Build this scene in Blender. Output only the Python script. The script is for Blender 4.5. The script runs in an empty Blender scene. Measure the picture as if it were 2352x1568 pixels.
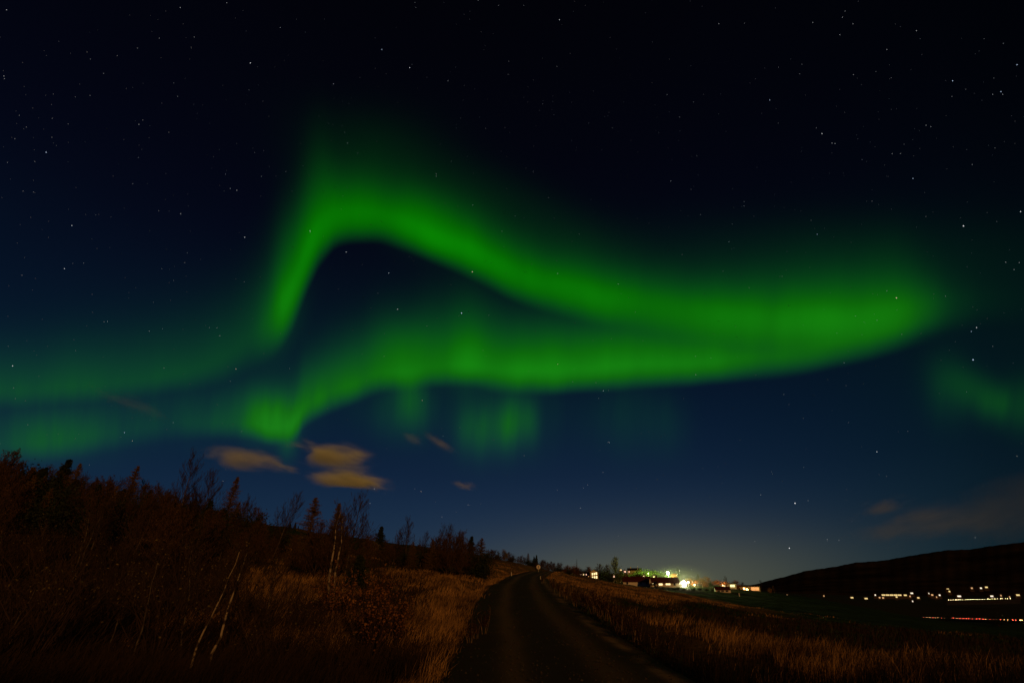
import bpy, math, random
import numpy as np
from mathutils import Vector, Matrix

# ------------------------------------------------------------------ camera
scene = bpy.context.scene
C = scene.collection
W, H, F = 2352.0, 1568.0, 1176.0            # survey frame: 18 mm lens on a 36 mm sensor
PITCH = math.radians(25.7)
SP, CP = math.sin(PITCH), math.cos(PITCH)
EYE = 1.6
cam_data = bpy.data.cameras.new('camera')
cam_data.lens = 18.0
cam_data.sensor_width = 36.0
cam_data.clip_start = 0.1
cam_data.clip_end = 200000.0
cam = bpy.data.objects.new('camera', cam_data)
C.objects.link(cam)
cam.location = (0, 0, EYE)
cam.rotation_euler = (math.pi / 2 + PITCH, 0, 0)
scene.camera = cam

scene.view_settings.view_transform = 'Standard'
scene.view_settings.look = 'None'
scene.view_settings.exposure = 0.0
scene.view_settings.gamma = 1.0
scene.cycles.max_bounces = 4
scene.cycles.diffuse_bounces = 2
scene.cycles.glossy_bounces = 1
scene.cycles.volume_bounces = 1
scene.cycles.transparent_max_bounces = 8
scene.cycles.use_adaptive_sampling = True
scene.cycles.adaptive_threshold = 0.005
scene.cycles.use_denoising = True
scene.cycles.denoiser = 'OPENIMAGEDENOISE'
scene.cycles.denoising_prefilter = 'ACCURATE'
scene.cycles.sample_clamp_indirect = 0.25

# ------------------------------------------------------------------ sky: night gradient, town glow and northern lights
world = bpy.data.worlds.new('World')
scene.world = world
world.use_nodes = True
NT = world.node_tree
NT.nodes.clear()


class Nodes:
    def __init__(s, nt):
        s.nt = nt

    def new(s, t):
        return s.nt.nodes.new(t)

    def plug(s, sock, v):
        if hasattr(v, 'is_output'):
            s.nt.links.new(v, sock)
        else:
            sock.default_value = v

    def math(s, op, a, b=0.0, c=None, clamp=False):
        n = s.new('ShaderNodeMath')
        n.operation = op
        n.use_clamp = clamp
        s.plug(n.inputs[0], a)
        s.plug(n.inputs[1], b)
        if c is not None:
            s.plug(n.inputs[2], c)
        return n.outputs[0]

    def vmath(s, op, a, b):
        n = s.new('ShaderNodeVectorMath')
        n.operation = op
        s.plug(n.inputs[0], a)
        s.plug(n.inputs[1], b)
        return n.outputs['Value'] if op == 'DOT_PRODUCT' else n.outputs[0]

    def curve(s, x, pts, x0, x1, y0, y1):
        """piecewise smooth function through pts; x and y given in their own units"""
        u = s.math('MULTIPLY', s.math('SUBTRACT', x, x0), 1.0 / (x1 - x0), clamp=True)
        n = s.new('ShaderNodeFloatCurve')
        cm = n.mapping
        cv = cm.curves[0]
        nn = [((px - x0) / (x1 - x0), (py - y0) / (y1 - y0)) for px, py in pts]
        cv.points[0].location = nn[0]
        cv.points[1].location = nn[-1]
        for p in nn[1:-1]:
            cv.points.new(*p)
        for p in cv.points:
            p.handle_type = 'AUTO_CLAMPED'
        cm.update()
        s.plug(n.inputs['Value'], u)
        return s.math('ADD', s.math('MULTIPLY', n.outputs[0], y1 - y0), y0)

    def smooth(s, x, a, b):
        n = s.new('ShaderNodeMapRange')
        n.interpolation_type = 'SMOOTHSTEP'
        s.plug(n.inputs[0], x)
        s.plug(n.inputs[1], a)
        s.plug(n.inputs[2], b)
        return n.outputs[0]

    def color(s, f, rgb):
        n = s.new('ShaderNodeVectorMath')
        n.operation = 'SCALE'
        n.inputs[0].default_value = rgb
        s.plug(n.inputs['Scale'], f)
        return n.outputs[0]

    def add(s, *vs):
        r = vs[0]
        for v in vs[1:]:
            r = s.vmath('ADD', r, v)
        return r


N = Nodes(NT)
tc = N.new('ShaderNodeTexCoord')
D = tc.outputs['Generated']                     # world direction
# star-chart frame: fixed in the sky, its pole 25.7 degrees up in the north (+Y)
ax = N.vmath('DOT_PRODUCT', D, (1, 0, 0))
af = N.vmath('DOT_PRODUCT', D, (0, CP, SP))
au = N.vmath('DOT_PRODUCT', D, (0, -SP, CP))
front = N.smooth(af, 0.05, 0.3)
afs = N.math('MAXIMUM', af, 0.05)
X = N.math('ADD', N.math('MULTIPLY', N.math('DIVIDE', ax, afs), F), W / 2)
Y = N.math('SUBTRACT', H / 2, N.math('MULTIPLY', N.math('DIVIDE', au, afs), F))
sep = N.new('ShaderNodeSeparateXYZ')
NT.links.new(D, sep.inputs[0])
EL = N.math('MULTIPLY', N.math('ARCSINE', sep.outputs[2]), 180 / math.pi)
# slow wobble so that edges are not mathematically smooth
nz = N.new('ShaderNodeTexNoise')
nz.inputs['Scale'].default_value = 5.0
nz.inputs['Detail'].default_value = 2.0
NT.links.new(D, nz.inputs['Vector'])
wob = N.math('MULTIPLY', N.math('SUBTRACT', nz.outputs[0], 0.5), 26.0)
Yw = N.math('ADD', Y, wob)
# rays: brightness changes along the band
az = N.math('DIVIDE', X, 130.0)
nr = N.new('ShaderNodeTexNoise')
nr.noise_dimensions = '2D'
nr.inputs['Scale'].default_value = 1.0
nr.inputs['Detail'].default_value = 2.0
cmb = N.new('ShaderNodeCombineXYZ')
N.plug(cmb.inputs[0], az)
N.plug(cmb.inputs[1], N.math('DIVIDE', Y, 420.0))
NT.links.new(cmb.outputs[0], nr.inputs['Vector'])
ray = N.math('ADD', N.math('MULTIPLY', N.math('SUBTRACT', nr.outputs[0], 0.5), 0.45), 1.0)

# base gradient by elevation
ramp = N.new('ShaderNodeValToRGB')
ramp.color_ramp.interpolation = 'B_SPLINE'
EM = 70.0
stops = [(0, (.0125, .033, .058)), (5, (.0085, .0255, .059)), (11, (.0036, .0140, .0410)), (20, (.0020, .0078, .0225)),
         (32, (.0012, .0020, .0080)), (45, (.0008, .0012, .0042)), (60, (.0006, .0007, .0020)), (69, (.0005, .0006, .0018))]
el_ = ramp.color_ramp.elements
for i, (e, c) in enumerate(stops):
    k = el_[i] if i < 2 else el_.new(e / EM)
    k.position = e / EM
    k.color = (*c, 1)
N.plug(ramp.inputs[0], N.math('DIVIDE', EL, EM, clamp=True))
dimR = N.curve(X, [(-300, .92), (900, 1), (1500, .92), (1800, .75), (2150, .50), (2400, .34), (2700, .30)], -300, 2700, 0, 1)
dimG = N.curve(X, [(-300, .95), (900, 1), (1500, .95), (1800, .82), (2150, .64), (2400, .46), (2700, .42)], -300, 2700, 0, 1)
dcol = N.new('ShaderNodeCombineXYZ')
N.plug(dcol.inputs[0], dimR)
N.plug(dcol.inputs[1], dimG)
N.plug(dcol.inputs[2], dimR)
base = N.vmath('MULTIPLY', ramp.outputs[0], dcol.outputs[0])


def blob(x, y, sx, sy, rot, amp):
    """soft elliptical patch of light at a chart position"""
    c, s = math.cos(math.radians(rot)), math.sin(math.radians(rot))
    dx = N.math('SUBTRACT', X, x)
    dy = N.math('SUBTRACT', Y, y)
    p = N.math('MULTIPLY', N.math('ADD', N.math('MULTIPLY', dx, c), N.math('MULTIPLY', dy, s)), 1 / sx)
    q = N.math('MULTIPLY', N.math('SUBTRACT', N.math('MULTIPLY', dy, c), N.math('MULTIPLY', dx, s)), 1 / sy)
    r2 = N.math('ADD', N.math('MULTIPLY', p, p), N.math('MULTIPLY', q, q))
    e = N.math('EXPONENT', N.math('MULTIPLY', r2, -0.5))
    return N.math('MULTIPLY', e, amp)


def band(edge, rise, height, amp, power):
    """curtain: sharp lower edge, soft rise, long fade upward"""
    e = N.curve(X, edge, -300, 2700, 300, 1300)
    w = N.curve(X, rise, -300, 2700, 0, 300)
    h = N.curve(X, height, -300, 2700, 0, 400)
    a = N.curve(X, amp, -300, 2700, 0, 0.5)
    d = N.math('SUBTRACT', e, Yw)
    up = N.smooth(d, N.math('MULTIPLY', w, -0.25), w)
    t = N.math('DIVIDE', N.math('MAXIMUM', d, 0.0), h)
    f = N.math('EXPONENT', N.math('MULTIPLY', N.math('POWER', t, power), -1.0))
    return N.math('MULTIPLY', N.math('MULTIPLY', up, f), a)


upper = band(
    edge=[(-300, 955), (0, 936), (150, 928), (280, 914), (400, 900), (500, 876), (570, 845), (630, 802), (668, 752), (694, 690), (718, 632),
          (748, 582), (790, 550), (850, 544), (910, 559), (1000, 598), (1100, 642), (1200, 692), (1300, 724), (1400, 746), (1500, 760),
          (1620, 775), (1750, 790), (1900, 790), (2050, 775), (2150, 758), (2300, 745), (2700, 740)],
    rise=[(-300, 50), (300, 45), (500, 60), (600, 85), (665, 105), (720, 105), (790, 78), (900, 72), (1100, 75), (1300, 85), (1500, 85), (1800, 80), (2150, 80), (2700, 90)],
    height=[(-300, 105), (300, 105), (500, 120), (600, 150), (640, 160), (690, 158), (740, 138), (800, 102), (900, 97), (1100, 94), (1300, 94), (1500, 92), (1700, 104), (1900, 120), (2050, 116), (2150, 95), (2700, 60)],
    amp=[(-300, .05), (0, .058), (150, .062), (300, .053), (400, .055), (480, .050), (560, .048), (600, .070), (640, .21), (680, .31), (740, .31), (800, .265), (880, .26), (960, .32), (1040, .335),
         (1150, .315), (1250, .32), (1350, .31), (1450, .25), (1550, .22), (1700, .24), (1850, .23), (2000, .205), (2080, .175), (2140, .10), (2200, .033), (2300, .008), (2700, .0)],
    power=1.9)
lower = band(
    edge=[(-300, 1090), (0, 1062), (110, 1058), (250, 1034), (400, 1008), (560, 1000), (630, 1016), (668, 1010), (700, 972), (750, 945), (830, 915), (880, 893), (940, 890), (1000, 882),
          (1080, 885), (1150, 896), (1230, 900), (1350, 895), (1500, 884), (1700, 868), (1850, 850), (1950, 832), (2050, 808), (2150, 780), (2300, 760), (2700, 740)],
    rise=[(-300, 50), (250, 50), (600, 40), (700, 50), (900, 50), (1200, 55), (1600, 55), (2000, 60), (2700, 60)],
    height=[(-300, 90), (0, 90), (200, 90), (400, 80), (560, 85), (640, 95), (720, 100), (880, 112), (1000, 122), (1080, 130), (1200, 115), (1400, 112), (1600, 110), (1900, 105), (2050, 85), (2150, 60), (2700, 50)],
    amp=[(-300, .02), (0, .035), (110, .058), (220, .036), (330, .026), (480, .038), (560, .075), (615, .115), (655, .12), (700, .15), (800, .145), (880, .16), (1000, .155), (1080, .19), (1130, .17), (1200, .225),
         (1300, .235), (1450, .235), (1600, .20), (1750, .155), (1900, .135), (2000, .12), (2080, .085), (2140, .03), (2200, .006), (2300, 0), (2700, 0)],
    power=2.0)
lights = N.math('MULTIPLY', N.math('ADD', upper, N.math('MULTIPLY', lower, 1.12)), ray)
# finer upright rays that break up the low patches
nf = N.new('ShaderNodeTexNoise')
nf.noise_dimensions = '2D'
nf.inputs['Scale'].default_value = 1.0
nf.inputs['Detail'].default_value = 3.0
cmf = N.new('ShaderNodeCombineXYZ')
N.plug(cmf.inputs[0], N.math('DIVIDE', N.math('SUBTRACT', X, N.math('MULTIPLY', Y, -.06)), 42.0))
N.plug(cmf.inputs[1], N.math('DIVIDE', Y, 300.0))
NT.links.new(cmf.outputs[0], nf.inputs['Vector'])
fine_ray = N.math('MAXIMUM', N.math('ADD', N.math('MULTIPLY', N.math('SUBTRACT', nf.outputs[0], 0.5), 0.9), 1.0), 0.4)
deep = N.smooth(Y, 840.0, 930.0)
fine_mix = N.math('ADD', 1.0, N.math('MULTIPLY', N.math('SUBTRACT', fine_ray, 1.0), N.math('ADD', N.math('MULTIPLY', deep, .85), .10)))
for b in [
    (612, 950, 38, 34, 0, .070), (128, 1000, 60, 34, 0, .030),
    (925, 800, 38, 42, 0, .030), (1072, 822, 36, 42, 0, .035), (1193, 846, 34, 26, 0, .03),
    (945, 912, 24, 44, -8, .055), (915, 950, 45, 38, 0, .022), (663, 992, 14, 34, 4, .05),
    (1097, 985, 28, 36, 0, .055), (1170, 973, 20, 36, 6, .085), (1216, 970, 14, 34, 0, .050), (1150, 950, 95, 62, 0, .014),
    (1440, 960, 55, 55, 0, .012), (1535, 975, 30, 45, 0, .008),
    (2250, 905, 58, 28, 30, .034), (2290, 925, 22, 24, 20, .018), (2175, 890, 34, 48, 0, .016), (2352, 925, 32, 40, 0, .020),
    (850, 340, 110, 60, 0, .005), (1150, 470, 220, 45, 24, .008), (1000, 505, 75, 42, 20, .030), (1850, 590, 360, 60, 0, .006), (300, 790, 380, 90, -8, .0030), (640, 730, 30, 60, 15, .03),
    (300, 960, 420, 60, -6, .008), (2300, 760, 240, 160, 0, .003)]:
    lights = N.math('ADD', lights, blob(*b))
lights = N.math('MULTIPLY', lights, fine_mix)
lights = N.math('MULTIPLY', lights, front)
# oxygen green everywhere, a little more blue-grey air in front of it low down
low = N.smooth(EL, 34.0, 14.0)
low = N.math('SUBTRACT', 1.0, N.smooth(EL, 12.0, 36.0))
aur = N.add(N.color(lights, (.010, .88, .000)), N.color(N.math('MULTIPLY', lights, low), (.035, .05, .022)))
glow = N.add(N.color(blob(1480, 1345, 290, 78, -2, 1.0), (.066, .052, .000)), N.color(blob(1400, 1300, 520, 150, 0, 1.0), (.004, .005, .008)))
veil = N.math('SUBTRACT', 1.0, N.math('MULTIPLY', N.smooth(lights, 0.0, 0.16), 0.88))     # the blue of the night is lost behind bright curtains
base = N.vmath('MULTIPLY', base, N.color(veil, (1, 1, 1)))
total = N.add(base, aur, glow)
bg = N.new('ShaderNodeBackground')
N.plug(bg.inputs['Color'], total)
bg.inputs['Strength'].default_value = 1.0
wo = N.new('ShaderNodeOutputWorld')
NT.links.new(bg.outputs[0], wo.inputs[0])
world.cycles.sampling_method = 'MANUAL'
world.cycles.sample_map_resolution = 256

# ------------------------------------------------------------------ the low orange light that rakes over the land from behind the road
SUN_AZ, SUN_EL = math.radians(158), math.radians(13)
sun = bpy.data.lights.new('low_light', 'SUN')
sun.energy = 1.0
sun.angle = math.radians(1.5)
sun.color = (1.0, 0.43, 0.10)
so = bpy.data.objects.new('low_light', sun)
C.objects.link(so)
to_sun = Vector((math.sin(SUN_AZ) * math.cos(SUN_EL), math.cos(SUN_AZ) * math.cos(SUN_EL), math.sin(SUN_EL)))
so.rotation_euler = to_sun.to_track_quat('Z', 'Y').to_euler()

# ------------------------------------------------------------------ helpers
rng = random.Random(7)
RS = np.random.RandomState(11)


def dirs(px, py):
    """azimuth and tangent of elevation of a survey point"""
    rx, v = (px - W / 2) / F, (H / 2 - py) / F
    fh, up = CP - v * SP, SP + v * CP
    return math.atan2(rx, fh), up / math.hypot(rx, fh)


def pos(px, py, r):
    a, t = dirs(px, py)
    return Vector((math.sin(a) * r, math.cos(a) * r, EYE + t * r))


def tag(o, label=None, cat=None, group=None, kind=None):
    if label: o['label'] = label
    if cat: o['category'] = cat
    if group: o['group'] = group
    if kind: o['kind'] = kind
    return o


def link(name, me, mat=None, parent=None, loc=(0, 0, 0), rot=(0, 0, 0)):
    o = bpy.data.objects.new(name, me)
    C.objects.link(o)
    if mat is not None and me is not None and not me.materials:
        for m in (mat if isinstance(mat, (list, tuple)) else [mat]):
            me.materials.append(m)
    if parent: o.parent = parent
    o.location = loc
    o.rotation_euler = rot
    return o


def empty(name, loc, rz=0.0, label=None, cat=None, group=None):
    o = bpy.data.objects.new(name, None)
    C.objects.link(o)
    o.empty_display_size = 0.3
    o.location = loc
    o.rotation_euler = (0, 0, rz)
    return tag(o, label, cat, group)


def np_mesh(name, V, Fq, smooth=False, mats=None):
    """mesh from arrays; Fq is an (n,3) or (n,4) array"""
    me = bpy.data.meshes.new(name)
    V = np.asarray(V, dtype=np.float32)
    Fq = np.asarray(Fq, dtype=np.int32)
    k = Fq.shape[1]
    me.vertices.add(len(V))
    me.vertices.foreach_set('co', V.ravel())
    me.loops.add(Fq.size)
    me.loops.foreach_set('vertex_index', Fq.ravel())
    me.polygons.add(len(Fq))
    me.polygons.foreach_set('loop_start', np.arange(0, Fq.size, k, dtype=np.int32))
    me.polygons.foreach_set('loop_total', np.full(len(Fq), k, dtype=np.int32))
    if mats is not None:
        me.polygons.foreach_set('material_index', np.asarray(mats, dtype=np.int32))
    me.polygons.foreach_set('use_smooth', np.full(len(Fq), smooth))
    me.update(calc_edges=True)
    me.validate()
    return me


class MB:
    """collects boxes, prisms and tubes into one mesh"""
    def __init__(s):
        s.v, s.f = [], []

    def box(s, x0, x1, y0, y1, z0, z1):
        b = len(s.v)
        s.v += [(x0, y0, z0), (x1, y0, z0), (x1, y1, z0), (x0, y1, z0), (x0, y0, z1), (x1, y0, z1), (x1, y1, z1), (x0, y1, z1)]
        s.f += [tuple(b + i for i in q) for q in ((0, 3, 2, 1), (4, 5, 6, 7), (0, 1, 5, 4), (1, 2, 6, 5), (2, 3, 7, 6), (3, 0, 4, 7))]
        return s

    def prism(s, poly, y0, y1):
        """poly: outline in x,z extruded along y"""
        b, n = len(s.v), len(poly)
        s.v += [(x, y0, z) for x, z in poly] + [(x, y1, z) for x, z in poly]
        s.f += [tuple(b + i for i in range(n)), tuple(b + n + i for i in reversed(range(n)))]
        s.f += [(b + i, b + n + i, b + n + (i + 1) % n, b + (i + 1) % n) for i in range(n)]
        return s

    def prism_x(s, poly, x0, x1):
        """poly: outline in y,z extruded along x"""
        b, n = len(s.v), len(poly)
        s.v += [(x0, y, z) for y, z in poly] + [(x1, y, z) for y, z in poly]
        s.f += [tuple(b + i for i in reversed(range(n))), tuple(b + n + i for i in range(n))]
        s.f += [(b + i, b + (i + 1) % n, b + n + (i + 1) % n, b + n + i) for i in range(n)]
        return s

    def tube(s, pts, radii, n=6, cap=True):
        b = len(s.v)
        m = len(pts)
        for i, p in enumerate(pts):
            p = Vector(p)
            d = (Vector(pts[min(i + 1, m - 1)]) - Vector(pts[max(i - 1, 0)])).normalized()
            a = d.cross(Vector((0.31, 0.9, 0.12))).normalized()
            c = d.cross(a)
            for k in range(n):
                t = 2 * math.pi * k / n
                s.v.append(tuple(p + (a * math.cos(t) + c * math.sin(t)) * radii[i]))
        for i in range(m - 1):
            for k in range(n):
                k2 = (k + 1) % n
                s.f.append((b + i * n + k, b + i * n + k2, b + (i + 1) * n + k2, b + (i + 1) * n + k))
        if cap:
            s.f.append(tuple(b + k for k in reversed(range(n))))
            s.f.append(tuple(b + (m - 1) * n + k for k in range(n)))
        return s

    def mesh(s, name='mesh', smooth=False):
        me = bpy.data.meshes.new(name)
        me.from_pydata([tuple(v) for v in s.v], [], s.f)
        if smooth:
            me.polygons.foreach_set('use_smooth', np.full(len(s.f), True))
        me.update()
        return me


def material(name, c1, c2=None, scale=5.0, rough=0.85, bump=0.0, detail=4.0, coords='Object', spec=0.2, contrast=(0.35, 0.65), emit=None):
    m = bpy.data.materials.new(name)
    m.use_nodes = True
    n = Nodes(m.node_tree)
    b = m.node_tree.nodes['Principled BSDF']
    b.inputs['Roughness'].default_value = rough
    b.inputs['Specular IOR Level'].default_value = spec
    b.inputs['Base Color'].default_value = (*c1, 1)
    if c2 is not None or bump:
        t = n.new('ShaderNodeTexCoord')
        z = n.new('ShaderNodeTexNoise')
        z.inputs['Scale'].default_value = scale
        z.inputs['Detail'].default_value = detail
        m.node_tree.links.new(t.outputs[coords], z.inputs['Vector'])
        if c2 is not None:
            r = n.new('ShaderNodeValToRGB')
            r.color_ramp.elements[0].position, r.color_ramp.elements[1].position = contrast
            r.color_ramp.elements[0].color = (*c1, 1)
            r.color_ramp.elements[1].color = (*c2, 1)
            m.node_tree.links.new(z.outputs[0], r.inputs[0])
            m.node_tree.links.new(r.outputs[0], b.inputs['Base Color'])
        if bump:
            u = n.new('ShaderNodeBump')
            u.inputs['Strength'].default_value = bump
            m.node_tree.links.new(z.outputs[0], u.inputs['Height'])
            m.node_tree.links.new(u.outputs[0], b.inputs['Normal'])
    if emit:
        b.inputs['Emission Color'].default_value = (*emit[0], 1)
        b.inputs['Emission Strength'].default_value = emit[1]
    return m


def glow_mat(name, rgb, strength, sample=False):
    m = material(name, (0.5, 0.5, 0.5), emit=(rgb, strength))
    m.cycles.emission_sampling = 'AUTO' if sample else 'NONE'
    return m


# ------------------------------------------------------------------ terrain: surveyed heights joined by a thin plate surface
SURVEY = [
    # left hillside
    (-260, 1568, 11), (-260, 1400, 22), (-260, 1250, 45), (-260, 1180, 72), (-260, 1150, 95), (-260, 1170, 200), (-260, 1200, 700),
    (0, 1568, 11), (0, 1400, 22), (0, 1250, 45), (0, 1184, 70), (0, 1160, 92), (0, 1180, 200), (0, 1210, 700),
    (300, 1568, 11), (300, 1400, 22), (300, 1275, 42), (300, 1205, 66), (300, 1168, 92), (300, 1190, 200), (300, 1220, 700),
    (650, 1568, 11), (650, 1450, 17), (650, 1350, 28), (650, 1262, 52), (650, 1212, 105), (650, 1230, 200), (650, 1260, 700),
    (900, 1568, 11.5), (900, 1455, 17), (900, 1380, 27), (900, 1318, 45), (900, 1268, 85), (900, 1248, 130), (900, 1262, 250), (900, 1290, 700),
    (1020, 1400, 24), (1050, 1345, 42), (1090, 1318, 62), (1090, 1290, 100), (1100, 1276, 135), (1100, 1290, 300), (1150, 1310, 700),
    # road line
    (1265, 1568, 11.6), (1235, 1480, 16.8), (1192, 1400, 25.3), (1188, 1345, 44), (1205, 1323, 72), (1240, 1311, 105), (1290, 1316, 150), (1330, 1325, 300),
    # meadow on the right, falling to the valley
    (1560, 1568, 12.0), (1800, 1568, 13.2), (2352, 1568, 16.5), (2650, 1568, 19),
    (1450, 1470, 19), (1750, 1478, 23), (2050, 1490, 28), (2352, 1500, 34), (2650, 1520, 38),
    (1310, 1385, 31), (1450, 1398, 38), (1750, 1425, 46), (2050, 1450, 55), (2352, 1476, 66), (2650, 1500, 72),
    (1290, 1338, 62), (1420, 1350, 90), (1560, 1365, 105), (1660, 1385, 112), (1850, 1405, 130), (2100, 1432, 160), (2352, 1456, 180), (2650, 1475, 190),
    (1378, 1338, 200), (1378, 1339, 290), (1440, 1341, 290), (1500, 1345, 285), (1600, 1350, 280), (1670, 1361, 260), (1740, 1357, 330), (1850, 1371, 330), (2000, 1398, 330), (2130, 1434, 360), (2130, 1427, 480), (2100, 1422, 640), (2240, 1427, 610), (2352, 1431, 580), (2430, 1434, 560), (2352, 1446, 400), (2650, 1455, 420),
    (1300, 1319, 340), (1360, 1322, 350), (1400, 1319, 360), (1460, 1318, 365), (1530, 1330, 365), (1600, 1344, 365),
    (1400, 1335, 600), (1600, 1352, 700), (1800, 1366, 900), (2000, 1392, 900), (2200, 1415, 900), (2352, 1420, 900), (2650, 1430, 900),
    (1400, 1342, 2000), (1700, 1356, 2000), (2000, 1375, 2000), (2200, 1374, 2000), (2352, 1372, 2000), (2650, 1372, 2000),
    (-260, 1300, 6000), (600, 1330, 6000), (1200, 1345, 6000), (1700, 1351, 6000), (2200, 1352, 6000), (2650, 1352, 6000),
]
_c = []
for px, py, r in SURVEY:
    a, t = dirs(px, py)
    _c.append((a * 2.0, math.log(r), t))
_c = np.array(_c)


def _k(r2):
    return np.where(r2 > 1e-12, 0.5 * r2 * np.log(np.maximum(r2, 1e-12)), 0.0)


_n = len(_c)
_A = np.zeros((_n + 3, _n + 3))
_d2 = (_c[:, None, 0] - _c[None, :, 0]) ** 2 + (_c[:, None, 1] - _c[None, :, 1]) ** 2
_A[:_n, :_n] = _k(_d2) + np.eye(_n) * 2e-3
_A[:_n, _n:] = np.column_stack([np.ones(_n), _c[:, 0], _c[:, 1]])
_A[_n:, :_n] = _A[:_n, _n:].T
_w = np.linalg.solve(_A, np.concatenate([_c[:, 2], np.zeros(3)]))


def tps(a, lr):
    a = np.asarray(a, float) * 2.0
    d2 = (a[..., None] - _c[:, 0]) ** 2 + (np.asarray(lr)[..., None] - _c[:, 1]) ** 2
    return _k(d2) @ _w[:_n] + _w[_n] + _w[_n + 1] * a + _w[_n + 2] * lr


AZL, AZR = math.radians(-56), math.radians(56)
ROADC = [(pos(*p)) for p in ((1265, 1568, 11.6), (1235, 1480, 16.8), (1192, 1400, 25.3), (1188, 1345, 44), (1205, 1323, 72), (1240, 1311, 105), (1290, 1316, 150))]
ROADC = [Vector((1.0, -30, -0.2)), Vector((1.0, -10, 0)), Vector((1.0, 4, 0.0))] + ROADC
_ry = np.array([p.y for p in ROADC])
_rx = np.array([p.x + .3 for p in ROADC])
_rz = np.array([p.z for p in ROADC])
_ys = np.arange(-30, float(_ry[-1]), 0.5)


def _sm(v, n):
    k = np.hanning(n + 2)[1:-1]
    k /= k.sum()
    p = np.concatenate([np.full(n, v[0]), v, np.full(n, v[-1])])
    return np.convolve(p, k, 'same')[n:-n]


_xs = _sm(_sm(np.interp(_ys, _ry, _rx), 15), 21)
_zs = _sm(_sm(np.interp(_ys, _ry, _rz), 15), 21)


def road_at(y):
    return np.interp(y, _ys, _xs), np.interp(y, _ys, _zs)


RW = 2.45


def ground(x, y):
    """height of the land"""
    x = np.asarray(x, float)
    y = np.asarray(y, float)
    r = np.hypot(x, y)
    a = np.arctan2(x, y)
    aa = np.clip(a, AZL, AZR)
    rr = np.maximum(r, 10.0)
    z = EYE + tps(aa, np.log(rr)) * rr
    far = np.clip((np.abs(a) - AZR) / (math.pi - AZR), 0, 1)          # behind: level out
    zb = -0.02 * r
    z = z * (1 - far) + zb * far
    z = np.where(r < 10.0, z * (r / 10.0) ** 1.5, z)
    b = (np.sin(x * .9 + 1.3 * np.sin(y * .6)) * np.sin(y * .8 + 2) * .07 + np.sin(x * .23 + 4) * np.sin(y * .19 + x * .11) * .16) * np.clip(r / 30, .3, 1.6)
    rx, rz = road_at(y)
    d = np.abs(x - rx)
    t = np.clip((d - RW - 0.1) / 2.6, 0, 1)
    t = t * t * (3 - 2 * t)
    z = z + b * t
    near = (y < float(_ys[-1]) - 1) & (y > -30)
    ditch = -0.16 * np.exp(-((d - RW - 1.2) / .5) ** 2)
    zr = rz - 0.07
    return np.where(near, zr * (1 - t) + z * t + ditch, z)


def g1(x, y):
    return float(ground(np.array([x]), np.array([y]))[0])


_az = np.unique(np.concatenate([np.radians(np.arange(-58, 58.01, 0.36)), np.radians(np.arange(-180, -58, 6)), np.radians(np.arange(58, 180.01, 6))]))
_r = np.exp(np.linspace(math.log(0.8), math.log(14000), 360))
GA, GR = np.meshgrid(_az, _r)
GX, GY = np.sin(GA) * GR, np.cos(GA) * GR
GZ = ground(GX.ravel(), GY.ravel()).reshape(GX.shape)
nr_, na_ = GX.shape
idx = np.arange(nr_ * na_).reshape(nr_, na_)
quads = np.stack([idx[:-1, :-1], idx[:-1, 1:], idx[1:, 1:], idx[1:, :-1]], -1).reshape(-1, 4)
VV = np.stack([GX, GY, GZ], -1).reshape(-1, 3)
VV = np.vstack([VV, [0, 0, 0]])
me = np_mesh('ground', VV, quads, True)

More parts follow.
